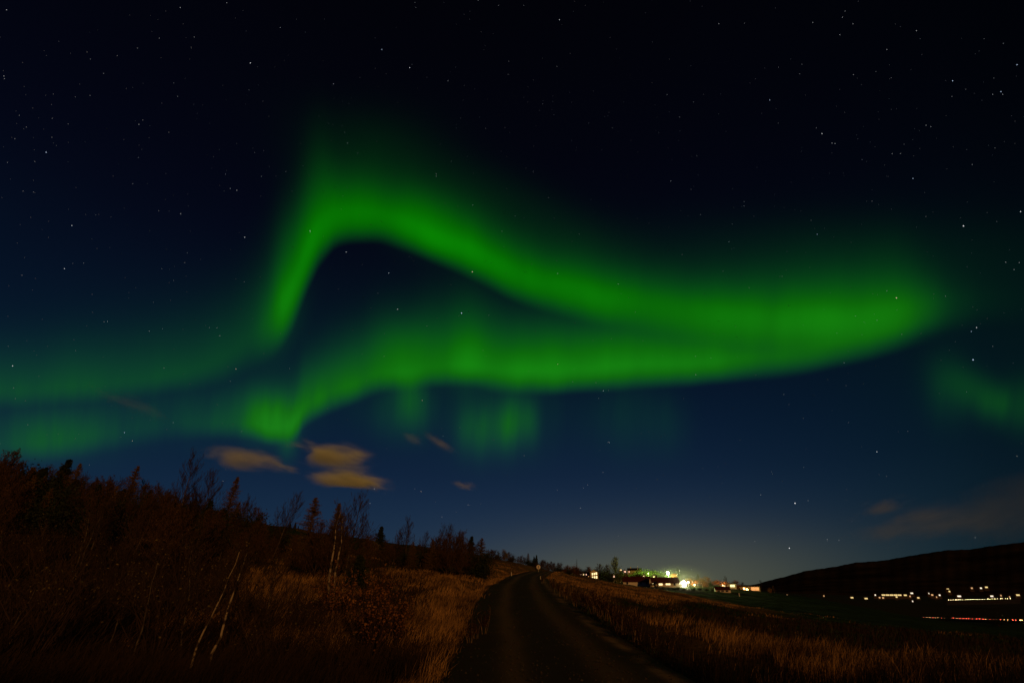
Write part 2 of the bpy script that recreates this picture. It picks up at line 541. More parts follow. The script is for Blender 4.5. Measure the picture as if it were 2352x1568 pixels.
# land cover: where dry straw, green pasture and dark scrub grow
COVER = [  # (survey point, radius of influence in log-polar, straw, green)
    (1000, 1560, 11, .9, 0), (1000, 1430, 20, 1.0, 0), (1040, 1370, 32, 1, 0), (1075, 1335, 48, 1, 0), (1130, 1318, 70, 1, 0), (1160, 1303, 95, .9, 0),
    (900, 1500, 14, .5, 0), (850, 1400, 22, .35, 0), (930, 1340, 35, .5, 0), (900, 1290, 60, .25, .3), (830, 1262, 90, .1, 1), (1000, 1300, 70, .5, .2), (960, 1275, 90, .1, .9),
    (650, 1340, 28, .8, 0), (600, 1300, 35, .7, 0), (640, 1450, 17, .35, 0), (600, 1240, 60, .2, .5), (500, 1560, 11, .12, 0), (300, 1450, 17, .1, 0), (100, 1500, 13, .08, 0),
    (0, 1184, 70, .9, 0), (150, 1187, 68, .9, 0), (300, 1198, 66, .7, 0), (100, 1260, 42, .1, .1), (300, 1300, 36, .1, 0), (450, 1300, 34, .2, 0), (560, 1240, 55, .6, 0),
    (1290, 1335, 65, 1.2, 0), (1330, 1365, 40, 1, 0), (1450, 1370, 60, 1.2, 0), (1560, 1375, 95, 1.2, 0), (1640, 1390, 105, 1.1, 0), (1420, 1345, 90, 1.1, 0), (1380, 1400, 30, .4, 0),
    (1440, 1392, 36, .0, 1), (1500, 1400, 38, .0, 1), (1580, 1408, 42, 0, 1), (1650, 1415, 48, .0, 1), (1800, 1440, 42, .1, .8), (1560, 1430, 30, .2, .8), (1680, 1448, 30, .3, .6), (1350, 1420, 25, .1, .3),
    (1500, 1450, 24, .9, 0), (1650, 1500, 19, 1, 0), (1820, 1500, 21, .9, 0), (2030, 1545, 18, .75, 0), (2300, 1567, 16.5, .45, .2), (2050, 1492, 27, .1, .9), (2250, 1530, 22, .1, .7), (2350, 1500, 33, 0, .9), (1850, 1462, 33, .15, .8), (1700, 1440, 36, .3, .6), (1800, 1560, 13, .9, 0),
    (1450, 1520, 14, .1, .2), (1350, 1460, 19, .1, .3), (1600, 1567, 11, .15, .2),
    (1750, 1395, 120, .1, .9), (1900, 1420, 110, 0, 1), (2100, 1450, 90, .05, 1), (2300, 1470, 80, .1, .9), (1950, 1400, 200, .05, .9), (2200, 1440, 200, .05, .8), (1650, 1362, 220, .05, .8),
    (2000, 1380, 1500, 0, .4), (2300, 1380, 1500, 0, .3), (1400, 1341, 240, .5, .3), (0, 1300, 6000, 0, .2), (1500, 1351, 3000, 0, .3)]
_cc = np.array([(dirs(p[0], p[1])[0] * 3.0, math.log(p[2]), p[3], p[4]) for p in COVER])


def cover(x, y):
    x = np.asarray(x, float)
    y = np.asarray(y, float)
    a = np.arctan2(x, y) * 3.0
    lr = np.log(np.maximum(np.hypot(x, y), 5.0))
    d2 = (a[..., None] - _cc[:, 0]) ** 2 + (lr[..., None] - _cc[:, 1]) ** 2
    w = 1.0 / (d2 + 0.002) ** 2.4
    w /= w.sum(-1, keepdims=True)
    return w @ _cc[:, 2], w @ _cc[:, 3]


cs, cg = cover(VV[:, 0], VV[:, 1])
att = me.color_attributes.new('cover', 'FLOAT_COLOR', 'POINT')
att.data.foreach_set('color', np.column_stack([cs, cg, np.zeros(len(VV)), np.ones(len(VV))]).astype(np.float32).ravel())

gm = bpy.data.materials.new('land')
gm.use_nodes = True
n = Nodes(gm.node_tree)
L = gm.node_tree.links
bs = gm.node_tree.nodes['Principled BSDF']
bs.inputs['Roughness'].default_value = 0.95
bs.inputs['Specular IOR Level'].default_value = 0.05
at = n.new('ShaderNodeAttribute')
at.attribute_name = 'cover'
sc_ = n.new('ShaderNodeSeparateColor')
L.new(at.outputs['Color'], sc_.inputs[0])
tcg = n.new('ShaderNodeTexCoord')


def noise(scale, detail=5.0, rough=.6):
    z = n.new('ShaderNodeTexNoise')
    z.inputs['Scale'].default_value = scale
    z.inputs['Detail'].default_value = detail
    z.inputs['Roughness'].default_value = rough
    L.new(tcg.outputs['Object'], z.inputs['Vector'])
    return z.outputs[0]


def mix(f, a, b):
    m = n.new('ShaderNodeMix')
    m.data_type = 'RGBA'
    n.plug(m.inputs[0], f)
    n.plug(m.inputs[6], a)
    n.plug(m.inputs[7], b)
    return m.outputs[2]


n1, n2, n3 = noise(.35), noise(2.6), noise(.06)
patch = n.math('ADD', n.math('MULTIPLY', n.math('SUBTRACT', n1, .5), 1.1), n.math('MULTIPLY', n.math('SUBTRACT', n2, .5), .5))
ws = n.smooth(n.math('ADD', sc_.outputs[0], patch), .25, .75)
wg = n.smooth(n.math('ADD', sc_.outputs[1], patch), .25, .75)
scrub = mix(n2, (.010, .007, .004, 1), (.035, .022, .012, 1))
green = mix(n.math('ADD', n.math('MULTIPLY', n.math('SUBTRACT', n3, .5), 2.2), n1, clamp=True), (.005, .013, .005, 1), (.019, .042, .013, 1))
straw = mix(n2, (.055, .032, .013, 1), (.150, .098, .042, 1))
col = mix(wg, scrub, green)
col = mix(ws, col, straw)
L.new(col, bs.inputs['Base Color'])
bp = n.new('ShaderNodeBump')
bp.inputs['Strength'].default_value = 0.8
bp.inputs['Distance'].default_value = 0.25
L.new(n2, bp.inputs['Height'])
L.new(bp.outputs[0], bs.inputs['Normal'])
tag(link('ground', me, gm), kind='structure')

# ------------------------------------------------------------------ gravel road with worn wheel tracks
cr = np.linspace(-RW - .25, RW + .25, 33)
RV, RQ = [], []
for i, y in enumerate(_ys):
    j = min(max(i, 1), len(_ys) - 2)
    t = Vector((_xs[j + 1] - _xs[j - 1], 1.0, 0)).normalized()
    for u in cr:
        z = 0.045 * (1 - (u / RW) ** 2)
        z -= .045 * (math.exp(-((u - .85) / .28) ** 2) + math.exp(-((u + .85) / .28) ** 2))
        if abs(u) > RW: z = -.14
        z += .010 * math.sin(y * 1.7 + u * 3) * math.sin(y * .43 + u)
        RV.append((_xs[i] + u * t.y, y - u * t.x, _zs[i] + z))
k = len(cr)
RQ = [(i * k + j, i * k + j + 1, (i + 1) * k + j + 1, (i + 1) * k + j) for i in range(len(_ys) - 1) for j in range(k - 1)]
rm = np_mesh('road', RV, RQ, True)
uv = rm.color_attributes.new('across', 'FLOAT_COLOR', 'POINT')
_u = np.tile(cr / RW * .5 + .5, len(_ys))
uv.data.foreach_set('color', np.column_stack([_u, _u, _u, np.ones(len(_u))]).astype(np.float32).ravel())
gr = bpy.data.materials.new('gravel')
gr.use_nodes = True
n = Nodes(gr.node_tree)
L = gr.node_tree.links
bs = gr.node_tree.nodes['Principled BSDF']
bs.inputs['Roughness'].default_value = 0.9
bs.inputs['Specular IOR Level'].default_value = 0.15
tcg = n.new('ShaderNodeTexCoord')
at = n.new('ShaderNodeAttribute')
at.attribute_name = 'across'
wobn = noise(.25, 3)
uu = n.math('ADD', at.outputs['Fac'], n.math('MULTIPLY', n.math('SUBTRACT', wobn, .5), .10))
trk = n.math('ADD', n.math('EXPONENT', n.math('MULTIPLY', n.math('POWER', n.math('MULTIPLY', n.math('SUBTRACT', uu, .30), 14), 2.0), -1)),
             n.math('EXPONENT', n.math('MULTIPLY', n.math('POWER', n.math('MULTIPLY', n.math('SUBTRACT', uu, .70), 14), 2.0), -1)))
rim = n.math('EXPONENT', n.math('MULTIPLY', n.math('POWER', n.math('MULTIPLY', n.math('SUBTRACT', uu, .90), 26), 2.0), -1))
rim = n.math('MULTIPLY', rim, n.smooth(noise(.7, 3), .35, .6))
fine = noise(28, 3, .7)
mid = noise(1.2, 5)
c0 = mix(mid, (.014, .009, .005, 1), (.040, .027, .015, 1))
c0 = mix(n.math('MULTIPLY', trk, .7), c0, (.125, .085, .045, 1))
c0 = mix(n.math('MULTIPLY', rim, .8), c0, (.24, .165, .095, 1))
c0 = mix(n.math('MULTIPLY', n.smooth(fine, .55, .75), .45), c0, (.09, .075, .06, 1))
L.new(c0, bs.inputs['Base Color'])
bp = n.new('ShaderNodeBump')
bp.inputs['Strength'].default_value = 1.0
bp.inputs['Distance'].default_value = 0.05
L.new(fine, bp.inputs['Height'])
L.new(bp.outputs[0], bs.inputs['Normal'])
tag(link('road', rm, gr), kind='structure')

# ------------------------------------------------------------------ mountain across the valley
SKY_LINE = [(1560, 1356), (1680, 1352), (1738, 1340), (1770, 1331), (1802, 1323.5), (1850, 1310), (1885, 1305), (1923, 1299.5), (1963, 1291), (2000, 1288.5), (2030, 1286), (2081, 1277), (2118, 1271),
            (2174, 1262.5), (2230, 1260.7), (2273, 1253.4), (2352, 1244), (2450, 1236), (2600, 1215), (2800, 1205), (3100, 1215)]
mv, rows, cols_ = [], 40, 260
pxs = np.linspace(1560, 3100, cols_)
pys = np.interp(pxs, [p[0] for p in SKY_LINE], [p[1] for p in SKY_LINE])
for i in range(rows):
    t = i / (rows - 1) * 1.35
    r = 2500 + 2600 * t
    for px, py in zip(pxs, pys):
        s = min(t, 1.0)
        yb = 1362
        f = s ** 1.35 * (1 + .10 * math.sin(s * 9 + px * .006) * (1 - s))
        yy = yb + (py - yb) * f
        yy += (math.sin(px * .031 + s * 7) + .6 * math.sin(px * .083 + s * 15)) * .9 * (1 - s) * s * 2
        if t > 1: yy = py + (t - 1) * 90
        if t == 0: yy = 1400
        yy += .35 * math.sin(px * .21) + .25 * math.sin(px * .47 + i)
        a, tt = dirs(px, yy)
        mv.append((math.sin(a) * r, math.cos(a) * r, EYE + tt * r))
mq = [(i * cols_ + j, i * cols_ + j + 1, (i + 1) * cols_ + j + 1, (i + 1) * cols_ + j) for i in range(rows - 1) for j in range(cols_ - 1)]
M_mount = material('mountain_heath', (.010, .008, .008), (.040, .028, .022), scale=.003, rough=1, detail=8, spec=0, bump=.3)
tag(link('mountain', np_mesh('mountain', mv, mq, True), M_mount), kind='structure')


# ------------------------------------------------------------------ stars, real points of light far outside the air
BRIGHT = [  # survey x, y, size class
    (1285, 46, 3), (2213, 519, 4), (2344, 486, 3), (941, 156, 3), (877, 114, 3), (106, 350, 3), (165, 518, 3), (575, 145, 3), (521, 7, 2), (414, 18, 2), (15, 23, 2), (9, 175, 2), (10, 181, 2),
    (562, 545, 3), (712, 530, 3), (713, 533, 2), (518, 400, 2), (529, 433, 2), (544, 437, 2), (415, 491, 2), (798, 329, 2), (795, 579, 3), (644, 64, 2), (316, 111, 1), (200, 120, 1), (366, 88, 1), (439, 109, 1),
    (319, 286, 2), (328, 276, 1), (318, 362, 1), (305, 422, 1), (53, 439, 1), (388, 304, 1), (238, 169, 1), (173, 223, 1), (399, 191, 1), (120, 272, 1), (77, 441, 1), (80, 371, 1),
    (1029, 186, 2), (1002, 400, 2), (1002, 405, 2), (1086, 471, 2), (1272, 264, 1), (1270, 233, 1), (1352, 283, 1), (1115, 295, 1), (822, 352, 1), (766, 193, 2), (1167, 171, 1), (1145, 13, 1), (953, 6, 1), (1098, 1, 2),
    (955, 18, 1), (1203, 13, 1), (1541, 416, 2), (1260, 454, 1), (1273, 502, 1), (1330, 538, 2), (1709, 473, 2), (1768, 230, 3), (1888, 307, 3), (2049, 353, 2), (2047, 179, 1), (1959, 55, 2), (1929, 80, 2), (1941, 26, 2),
    (1935, 40, 2), (2105, 71, 2), (1867, 52, 2), (2037, 114, 2), (2188, 186, 3), (2336, 149, 3), (2299, 211, 3), (2303, 217, 2), (2280, 217, 2), (2097, 410, 3), (2127, 288, 2), (2138, 291, 2), (1911, 329, 2), (1918, 330, 2),
    (2068, 353, 2), (2285, 340, 1), (2233, 378, 1), (1877, 538, 3), (1863, 506, 1), (1651, 55, 2), (1837, 170, 1), (1842, 148, 1), (1960, 172, 2), (1710, 54, 1), (1609, 493, 1), (1674, 555, 2), (1587, 435, 1),
    (1085, 624, 4), (893, 627, 3), (1060, 719, 4), (913, 710, 3), (970, 919, 3), (542, 847, 3), (1281, 628, 2), (1281, 836, 3), (1420, 652, 2), (1386, 897, 3), (1375, 914, 2), (1237, 702, 2), (1134, 1010, 2),
    (1400, 1016, 2), (1397, 1015, 2), (304, 1012, 3), (286, 993, 3), (398, 970, 2), (512, 1104, 2), (29, 840, 3), (148, 617, 3), (665, 846, 2), (561, 647, 1), (239, 739, 2), (247, 738, 2), (352, 694, 1), (373, 755, 2),
    (343, 760, 2), (481, 752, 2), (498, 753, 2), (505, 771, 2), (174, 805, 1), (35, 915, 1), (64, 975, 1), (555, 990, 2), (529, 875, 1), (882, 818, 1), (860, 1122, 3), (967, 1128, 3), (1018, 1001, 2), (1333, 1166, 2),
    (2059, 684, 4), (2037, 668, 2), (2235, 826, 4), (2231, 761, 3), (2243, 752, 3), (2280, 795, 2), (2341, 603, 2), (2329, 619, 2), (2310, 602, 2), (1826, 1155, 4), (1856, 1149, 2), (1813, 1258, 4), (2014, 1037, 3),
    (1845, 960, 2), (2336, 1047, 3), (1939, 833, 2), (1901, 871, 1), (1800, 905, 2), (1812, 929, 1), (1774, 1088, 2), (1772, 1083, 1), (1747, 1136, 2), (1927, 1240, 2), (1900, 1238, 2), (1900, 1241, 1), (1983, 881, 1),
    (2172, 680, 1), (2220, 900, 1), (1736, 861, 1), (2240, 1234, 2), (1598, 860, 2), (1350, 1113, 2), (1385, 1084, 2), (1398, 896, 1), (1204, 1046, 1), (1075, 1159, 2), (1079, 1160, 1), (953, 1122, 1), (1340, 1120, 2),
    (850, 1155, 2), (1015, 1187, 2), (1280, 1125, 1), (1510, 1100, 1), (1420, 1230, 1), (1588, 1307, 1), (1655, 1095, 1), (1700, 1010, 1)]
OCT_V = np.array([(1, 0, 0), (-1, 0, 0), (0, 1, 0), (0, -1, 0), (0, 0, 1), (0, 0, -1)], float)
OCT_F = np.array([(0, 2, 4), (2, 1, 4), (1, 3, 4), (3, 0, 4), (2, 0, 5), (1, 2, 5), (3, 1, 5), (0, 3, 5)])
STAR_R = 60000.0
sr = random.Random(21)
pts = [(x, y, c, 0) for x, y, c in BRIGHT]
for i in range(800):
    pts.append((sr.uniform(-150, 2500), sr.triangular(-100, 1330, 250), 0 if sr.random() < .87 else 1, 1))
SZ = {0: .36, 1: .46, 2: .50, 3: .70, 4: 1.3}
sv, sf, sm_ = [], [], []
for x, y, c, _f in pts:
    p = pos(x, y, 1.0)
    d = (p - Vector((0, 0, EYE))).normalized() * STAR_R
    rad = SZ[c] * sr.uniform(.8, 1.15) * STAR_R / F
    b = len(sv) * 6
    sv.append(OCT_V * rad + np.array(d))
    sf.append(OCT_F + b)
    mi = 0 if c == 0 else (1 if c == 1 else (5 if c == 2 else (2 if sr.random() < .62 else (3 if sr.random() < .6 else 4))))
    sm_ += [mi] * 8
starme = np_mesh('stars', np.concatenate(sv), np.concatenate(sf), mats=sm_)
for m in (glow_mat('faint_star', (.75, .85, 1), .11), glow_mat('small_star', (.85, .92, 1), .26), glow_mat('white_star', (.92, .96, 1), .95),
          glow_mat('blue_star', (.55, .72, 1), .95), glow_mat('amber_star', (1, .68, .5), .8),
          glow_mat('middling_star', (.9, .95, 1), .50)):
    starme.materials.append(m)
tag(link('stars', starme), kind='stuff')

# ------------------------------------------------------------------ clouds in the low orange light, some of its yellow tinted in
def cloud(px, py, wpx, hpx, dist, rot, dens, label, seed, stretch=1.0):
    c = pos(px, py, dist)
    c = Vector((0, 0, EYE)) + (c - Vector((0, 0, EYE))).normalized() * dist
    a = math.atan2(c.x, c.y)
    sx, sz = wpx / F * dist * .5, hpx / F * dist * .5
    v, f = [], []
    nu, nvv = 20, 10
    q = random.Random(seed)
    for i in range(nvv + 1):
        for j in range(nu):
            t, p = math.pi * i / nvv, 2 * math.pi * j / nu
            v.append((math.sin(t) * math.cos(p), math.sin(t) * math.sin(p), math.cos(t)))
    for i in range(nvv):
        for j in range(nu):
            f.append((i * nu + j, (i + 1) * nu + j, (i + 1) * nu + (j + 1) % nu, i * nu + (j + 1) % nu))
    me = np_mesh('cloud', v, f, True)
    m = bpy.data.materials.new('cloud_vapour')
    m.use_nodes = True
    n = Nodes(m.node_tree)
    m.node_tree.nodes.clear()
    t = n.new('ShaderNodeTexCoord')
    ln = n.new('ShaderNodeVectorMath')
    ln.operation = 'LENGTH'
    m.node_tree.links.new(t.outputs['Object'], ln.inputs[0])
    z = n.new('ShaderNodeTexNoise')
    z.inputs['Scale'].default_value = 1.0
    z.inputs['Detail'].default_value = 4.0
    z.inputs['Distortion'].default_value = .6
    mp = n.new('ShaderNodeMapping')
    mp.inputs['Scale'].default_value = (1.5 * stretch, 1.3, 1.3)
    mp.inputs['Rotation'].default_value = (0, .5, 0)
    mp.inputs['Location'].default_value = (seed * 1.7, seed * .9, 0)
    m.node_tree.links.new(t.outputs['Object'], mp.inputs[0])
    m.node_tree.links.new(mp.outputs[0], z.inputs['Vector'])
    rad = n.math('SUBTRACT', 1.0, ln.outputs['Value'], clamp=True)
    sh = n.math('ADD', n.math('MULTIPLY', n.math('SUBTRACT', z.outputs[0], .56), 4.2), n.math('MULTIPLY', rad, 1.3), clamp=True)
    den = n.math('MULTIPLY', n.math('MULTIPLY', sh, n.math('POWER', n.smooth(rad, 0.0, .8), 1.5)), dens * .95 / (sx * .6))
    pv = n.new('ShaderNodeVolumePrincipled')
    pv.inputs['Color'].default_value = (.82, .97, .80, 1)  # tint puts yellow lamp light into the vapour colour
    pv.inputs['Anisotropy'].default_value = -0.3
    m.node_tree.links.new(den, pv.inputs['Density'])
    o_ = n.new('ShaderNodeOutputMaterial')
    m.node_tree.links.new(pv.outputs[0], o_.inputs['Volume'])
    o = link('cloud', me, m, loc=c)
    o.rotation_euler = Matrix.Rotation(-a, 3, 'Z').to_euler()
    o.rotation_euler = (Matrix.Rotation(-a, 3, 'Z') @ Matrix.Rotation(math.radians(rot), 3, 'Y')).to_euler()
    o.scale = (sx, sx * .6, sz)
    tag(o, label, 'cloud', 'small orange lit clouds over the hill')


cloud(768, 1046, 232, 76, 6000, 7, 5.0, 'broad orange cloud, upper of the two stacked above the bare birches', 3)
cloud(800, 1101, 240, 58, 6000, 5, 6.0, 'flat orange cloud, lower of the two stacked above the bare birches', 8)
cloud(566, 1056, 215, 60, 6200, 4, 2.0, 'dull ochre cloud over the wooded hill, leftmost of the low clouds', 5)
cloud(640, 1067, 130, 26, 6300, 14, .7, 'faint wisp trailing right from the dull ochre cloud', 9)
cloud(1010, 1017, 130, 30, 6500, 30, .42, 'thin slanting wisp of cloud between the orange clouds and the low green patches', 12)
cloud(950, 1008, 80, 34, 6500, 22, .2, 'small faint wisp beside the slanting one, nearer the orange clouds', 14)
cloud(1067, 1114, 80, 28, 6500, 8, .5, 'tiny brownish cloud right of the stacked orange clouds', 17)
cloud(300, 925, 190, 40, 7000, 14, .10, 'very faint grey wisp across the green glow at far left', 19)
cloud(2020, 1166, 150, 44, 7000, -14, .55, 'narrow dim brown cloud at the left tip of the cloud bank over the mountain', 23)
cloud(2110, 1205, 330, 90, 7000, -8, .50, 'wide dim brown cloud low over the dark mountain', 27)
cloud(2310, 1175, 360, 150, 7400, -18, .34, 'large dark cloud at the right edge above the mountain', 31)

# ------------------------------------------------------------------ plants
B_BIRCH = material('birch_bark', (.30, .25, .19), (.04, .03, .025), scale=7, rough=.8, contrast=(.47, .56), detail=7)
B_DARK = material('dark_bark', (.020, .014, .010), (.05, .036, .024), scale=12, rough=.9)
B_GREY = material('grey_bark', (.10, .085, .07), (.03, .022, .018), scale=7, rough=.9, contrast=(.4, .6))
B_TWIG = material('twigs', (.016, .010, .007), (.040, .024, .014), scale=3, rough=.9)
B_TWIGL = material('red_brown_twigs', (.030, .017, .009), (.065, .036, .018), scale=3, rough=.9)
L_LARCH = material('larch_needles', (.065, .036, .012), (.15, .095, .030), scale=2.0, rough=.8)
L_RUST = material('rusty_leaves', (.11, .04, .014), (.24, .11, .035), scale=3, rough=.7)
L_BROWN = material('withered_leaves', (.055, .026, .010), (.13, .066, .022), scale=3, rough=.8)
L_GOLD = material('yellowing_leaves', (.06, .05, .014), (.14, .11, .035), scale=2, rough=.7)
L_SPRUCE = material('spruce_needles', (.006, .012, .005), (.018, .030, .012), scale=3, rough=.8)
L_GREEN = material('garden_leaves', (.05, .08, .016), (.11, .15, .035), scale=1.2, rough=.75)
L_DARK = material('dark_evergreen', (.008, .014, .006), (.020, .030, .012), scale=2, rough=.8)
STALK = material('dry_stalks', (.16, .10, .05), (.26, .18, .09), scale=4, rough=.9)
SEED = material('dark_seed_heads', (.022, .010, .006), (.045, .020, .010), scale=9, rough=.9)


class Plant:
    """collects twigs (thin tapered 3-sided tubes) and leaves (small two-sided blades)"""
    def __init__(s, seed):
        s.R = random.Random(seed)
        s.v, s.f = [], []

    def seg(s, a, b, ra, rb, k=3):
        d = b - a
        if d.length < 1e-5: return
        d = d.normalized()
        u = d.cross(Vector((.3, .2, .93))).normalized()
        w = d.cross(u)
        n0 = len(s.v)
        for p, r in ((a, ra), (b, rb)):
            for i in range(k):
                t = 2 * math.pi * i / k
                s.v.append(tuple(p + (u * math.cos(t) + w * math.sin(t)) * r))
        for i in range(k):
            j = (i + 1) % k
            s.f.append((n0 + i, n0 + j, n0 + k + j, n0 + k + i))

    def leaf(s, p, size, droop=0.0):
        R = s.R
        d = Vector((R.gauss(0, 1), R.gauss(0, 1), R.gauss(0, .7) - droop)).normalized()
        u = d.cross(Vector((R.gauss(0, 1), R.gauss(0, 1), R.gauss(0, 1)))).normalized()
        n0 = len(s.v)
        s.v += [tuple(p), tuple(p + d * size * .5 + u * size * .28), tuple(p + d * size), tuple(p + d * size * .5 - u * size * .28)]
        s.f.append((n0, n0 + 1, n0 + 2, n0 + 3))

    def twig(s, a, d, length, r, depth, up=.3, spread=.6, minr=.004, nseg=4, kids=4, leaves=None, bend=.12):
        R = s.R
        p = a.copy()
        pts = [p.copy()]
        for i in range(nseg):
            d = (d + Vector((R.gauss(0, bend), R.gauss(0, bend), R.gauss(0, bend) + up * .12))).normalized()
            q = p + d * length / nseg
            s.seg(p, q, max(r * (1 - i / nseg * .75), minr), max(r * (1 - (i + 1) / nseg * .75), minr * .7))
            p = q
            pts.append(p.copy())
            if leaves and depth == 0:
                for _ in range(leaves[0]):
                    if R.random() < leaves[2]:
                        s.leaf(p + Vector((R.gauss(0, .04), R.gauss(0, .04), R.gauss(0, .04))), leaves[1] * R.uniform(.6, 1.2), .3)
        if depth > 0:
            for i in range(kids):
                t = (i + R.random()) / kids * .85 + .15
                k = min(int(t * nseg), nseg - 1)
                o = pts[k].lerp(pts[k + 1], t * nseg - k)
                side = Vector((R.gauss(0, 1), R.gauss(0, 1), R.gauss(0, .5))).normalized()
                nd = (d * (1 - spread) + side * spread + Vector((0, 0, up))).normalized()
                s.twig(o, nd, length * R.uniform(.4, .62) * (1.15 - t * .5), r * .45, depth - 1, up, spread, minr, 3, max(kids - 1, 2), leaves, bend)

    def mesh(s, name):
        me = bpy.data.meshes.new(name)
        me.from_pydata(s.v, [], s.f)
        me.update()
        return me


def trunk_mesh(h, r, lean, seed, forks=1, kinks=.03):
    b = Plant(seed)
    mb = MB()
    lines = []
    for k in range(forks):
        R = b.R
        off = Vector((R.uniform(-.1, .1), R.uniform(-.1, .1), 0)) * (forks > 1)
        d = Vector((lean + (R.uniform(-.1, .1) if forks > 1 else 0), R.uniform(-.05, .05), 1))
        pts, n = [], 11
        p = off.copy() - Vector((0, 0, .15))
        for i in range(n):
            pts.append(p.copy())
            p = p + d.normalized() * (h * (1 - .08 * k) / (n - 1)) + Vector((R.gauss(0, kinks), R.gauss(0, kinks), 0)) * h * .12
        mb.tube(pts, [max(r * (1 - i / (n - 1)) ** .8 * (1.25 if i == 0 else 1), .006) for i in range(n)], 7)
        lines.append(pts)
    return mb.mesh('trunk', True), lines


def on(line, t):
    n = len(line) - 1
    k = min(int(t * n), n - 1)
    return line[k].lerp(line[k + 1], t * n - k)


def make_birch(h, seed, lean=.05, kinks=.03, forks=1, kids=26, start=.25, leaves=None, minr=.005, up=.55, wide=.34, bark=None, twigm=None, leafm=None, r0=None):
    """bare birch: pale trunk, many thin rising twigs"""
    tm, lines = trunk_mesh(h, r0 or h * .012, lean, seed, forks, kinks)
    p = Plant(seed + 100)
    for line in lines:
        for i in range(kids // forks):
            t = start + (1 - start) * (i + p.R.random()) / (kids // forks)
            a = p.R.uniform(0, 2 * math.pi)
            out = .9 - .35 * t
            d = Vector((math.cos(a) * out, math.sin(a) * out, .75))
            ln = h * wide * (1.15 - t * .75) * p.R.uniform(.7, 1.1)
            p.twig(on(line, min(t, .99)), d.normalized(), ln, h * .0045 * (1.3 - t), 2, up, .55, minr, 4, 4, leaves)
    return tm, p, bark or B_BIRCH, twigm or B_TWIG


def make_conifer(h, seed, width=.22, lean=.0, layers=30, per=6, start=.08, droop=-.15, needle=.10, gap=.3, nl=3, minr=.005):
    """cone of short side branches thick with needle tufts"""
    tm, lines = trunk_mesh(h, h * .014, lean, seed, 1, .012)
    line = lines[0]
    p = Plant(seed + 200)
    q = Plant(seed + 300)
    q.R = p.R
    for i in range(layers):
        t = start + (1 - start) * i / layers
        ln = h * width * (1 - t) ** .8 * p.R.uniform(.75, 1.15) + .05
        for k in range(per):
            if p.R.random() < gap: continue
            a = p.R.uniform(0, 2 * math.pi)
            d = Vector((math.cos(a), math.sin(a), droop + p.R.gauss(0, .12)))
            o = on(line, min(t + p.R.uniform(0, 1 / layers), .995))
            L_ = ln * p.R.uniform(.6, 1.1)
            nseg = 5
            pp = o.copy()
            for j in range(nseg):
                d = (d + Vector((p.R.gauss(0, .1), p.R.gauss(0, .1), .10))).normalized()
                z = pp + d * L_ / nseg
                p.seg(pp, z, max(h * .0022 * (1 - j / nseg), minr), max(h * .0022 * (1 - (j + 1) / nseg), minr * .6))
                for _ in range(nl):
                    sd = Vector((p.R.gauss(0, 1), p.R.gauss(0, 1), p.R.gauss(0, .4) - .2)).normalized()
                    e = pp.lerp(z, p.R.random())
                    e2 = e + sd * L_ * .16
                    if p.R.random() < .4: p.seg(e, e2, minr, minr * .6)
                    q.leaf(e2, needle * p.R.uniform(.6, 1.3), .3)
                    q.leaf(e.lerp(e2, .5), needle * p.R.uniform(.6, 1.3), .3)
                pp = z
    # the leader shoot
    for j in range(10):
        q.leaf(on(line, .95 + .005 * j), needle * .8, -.3)
    return tm, p, q


def make_round(h, seed, width=.42, n=900, leaf=.25, start=.25, lumpy=9):
    """leafy crown of many small leaves gathered in clumps round the limbs"""
    tm, lines = trunk_mesh(h * .8, h * .02, .02, seed, 1)
    line = lines[0]
    p = Plant(seed + 400)
    q = Plant(seed + 500)
    R = p.R
    q.R = R
    for i in range(lumpy * 2):
        t = start + (1 - start) * R.random()
        a = R.uniform(0, 2 * math.pi)
        rr = h * width * (math.sin(math.pi * min(max((t - start * .6) / (1.15 - start * .6), 0), 1)) ** .7) * R.uniform(.5, 1)
        c = on(line, min(t, .95)) + Vector((math.cos(a) * rr, math.sin(a) * rr, h * .12 * R.random()))
        o = on(line, max(t - .25, .1))
        p.seg(o, o.lerp(c, .5) + Vector((0, 0, .1)), h * .007, h * .004)
        p.seg(o.lerp(c, .5) + Vector((0, 0, .1)), c, h * .004, h * .002)
        cs_ = h * R.uniform(.08, .15)
        for _ in range(n // (lumpy * 2)):
            g = Vector((R.gauss(0, 1), R.gauss(0, 1), R.gauss(0, .8)))
            q.leaf(c + g * cs_, leaf * R.uniform(.6, 1.3))
    return tm, p, q


def assemble(name, tm, bark, parts):
    """a plant at the origin: empty > trunk, crown (twigs and leaves in one mesh)"""
    root = bpy.data.objects.new(name, None)
    root.empty_display_size = .3
    C.objects.link(root)
    link('trunk', tm, bark, root)
    v, f, mi = [], [], []
    mats = []
    for pl, m in parts:
        if not pl.v: continue
        b = len(v)
        v += pl.v
        f += [tuple(i + b for i in q) for q in pl.f]
        mi += [len(mats)] * len(pl.f)
        mats.append(m)
    me = bpy.data.meshes.new('crown')
    me.from_pydata(v, [], f)
    me.polygons.foreach_set('material_index', mi)
    me.update()
    for m in mats: me.materials.append(m)
    o = bpy.data.objects.new('crown', me)
    C.objects.link(o)
    o.parent = root
    return root


PROTO = {}


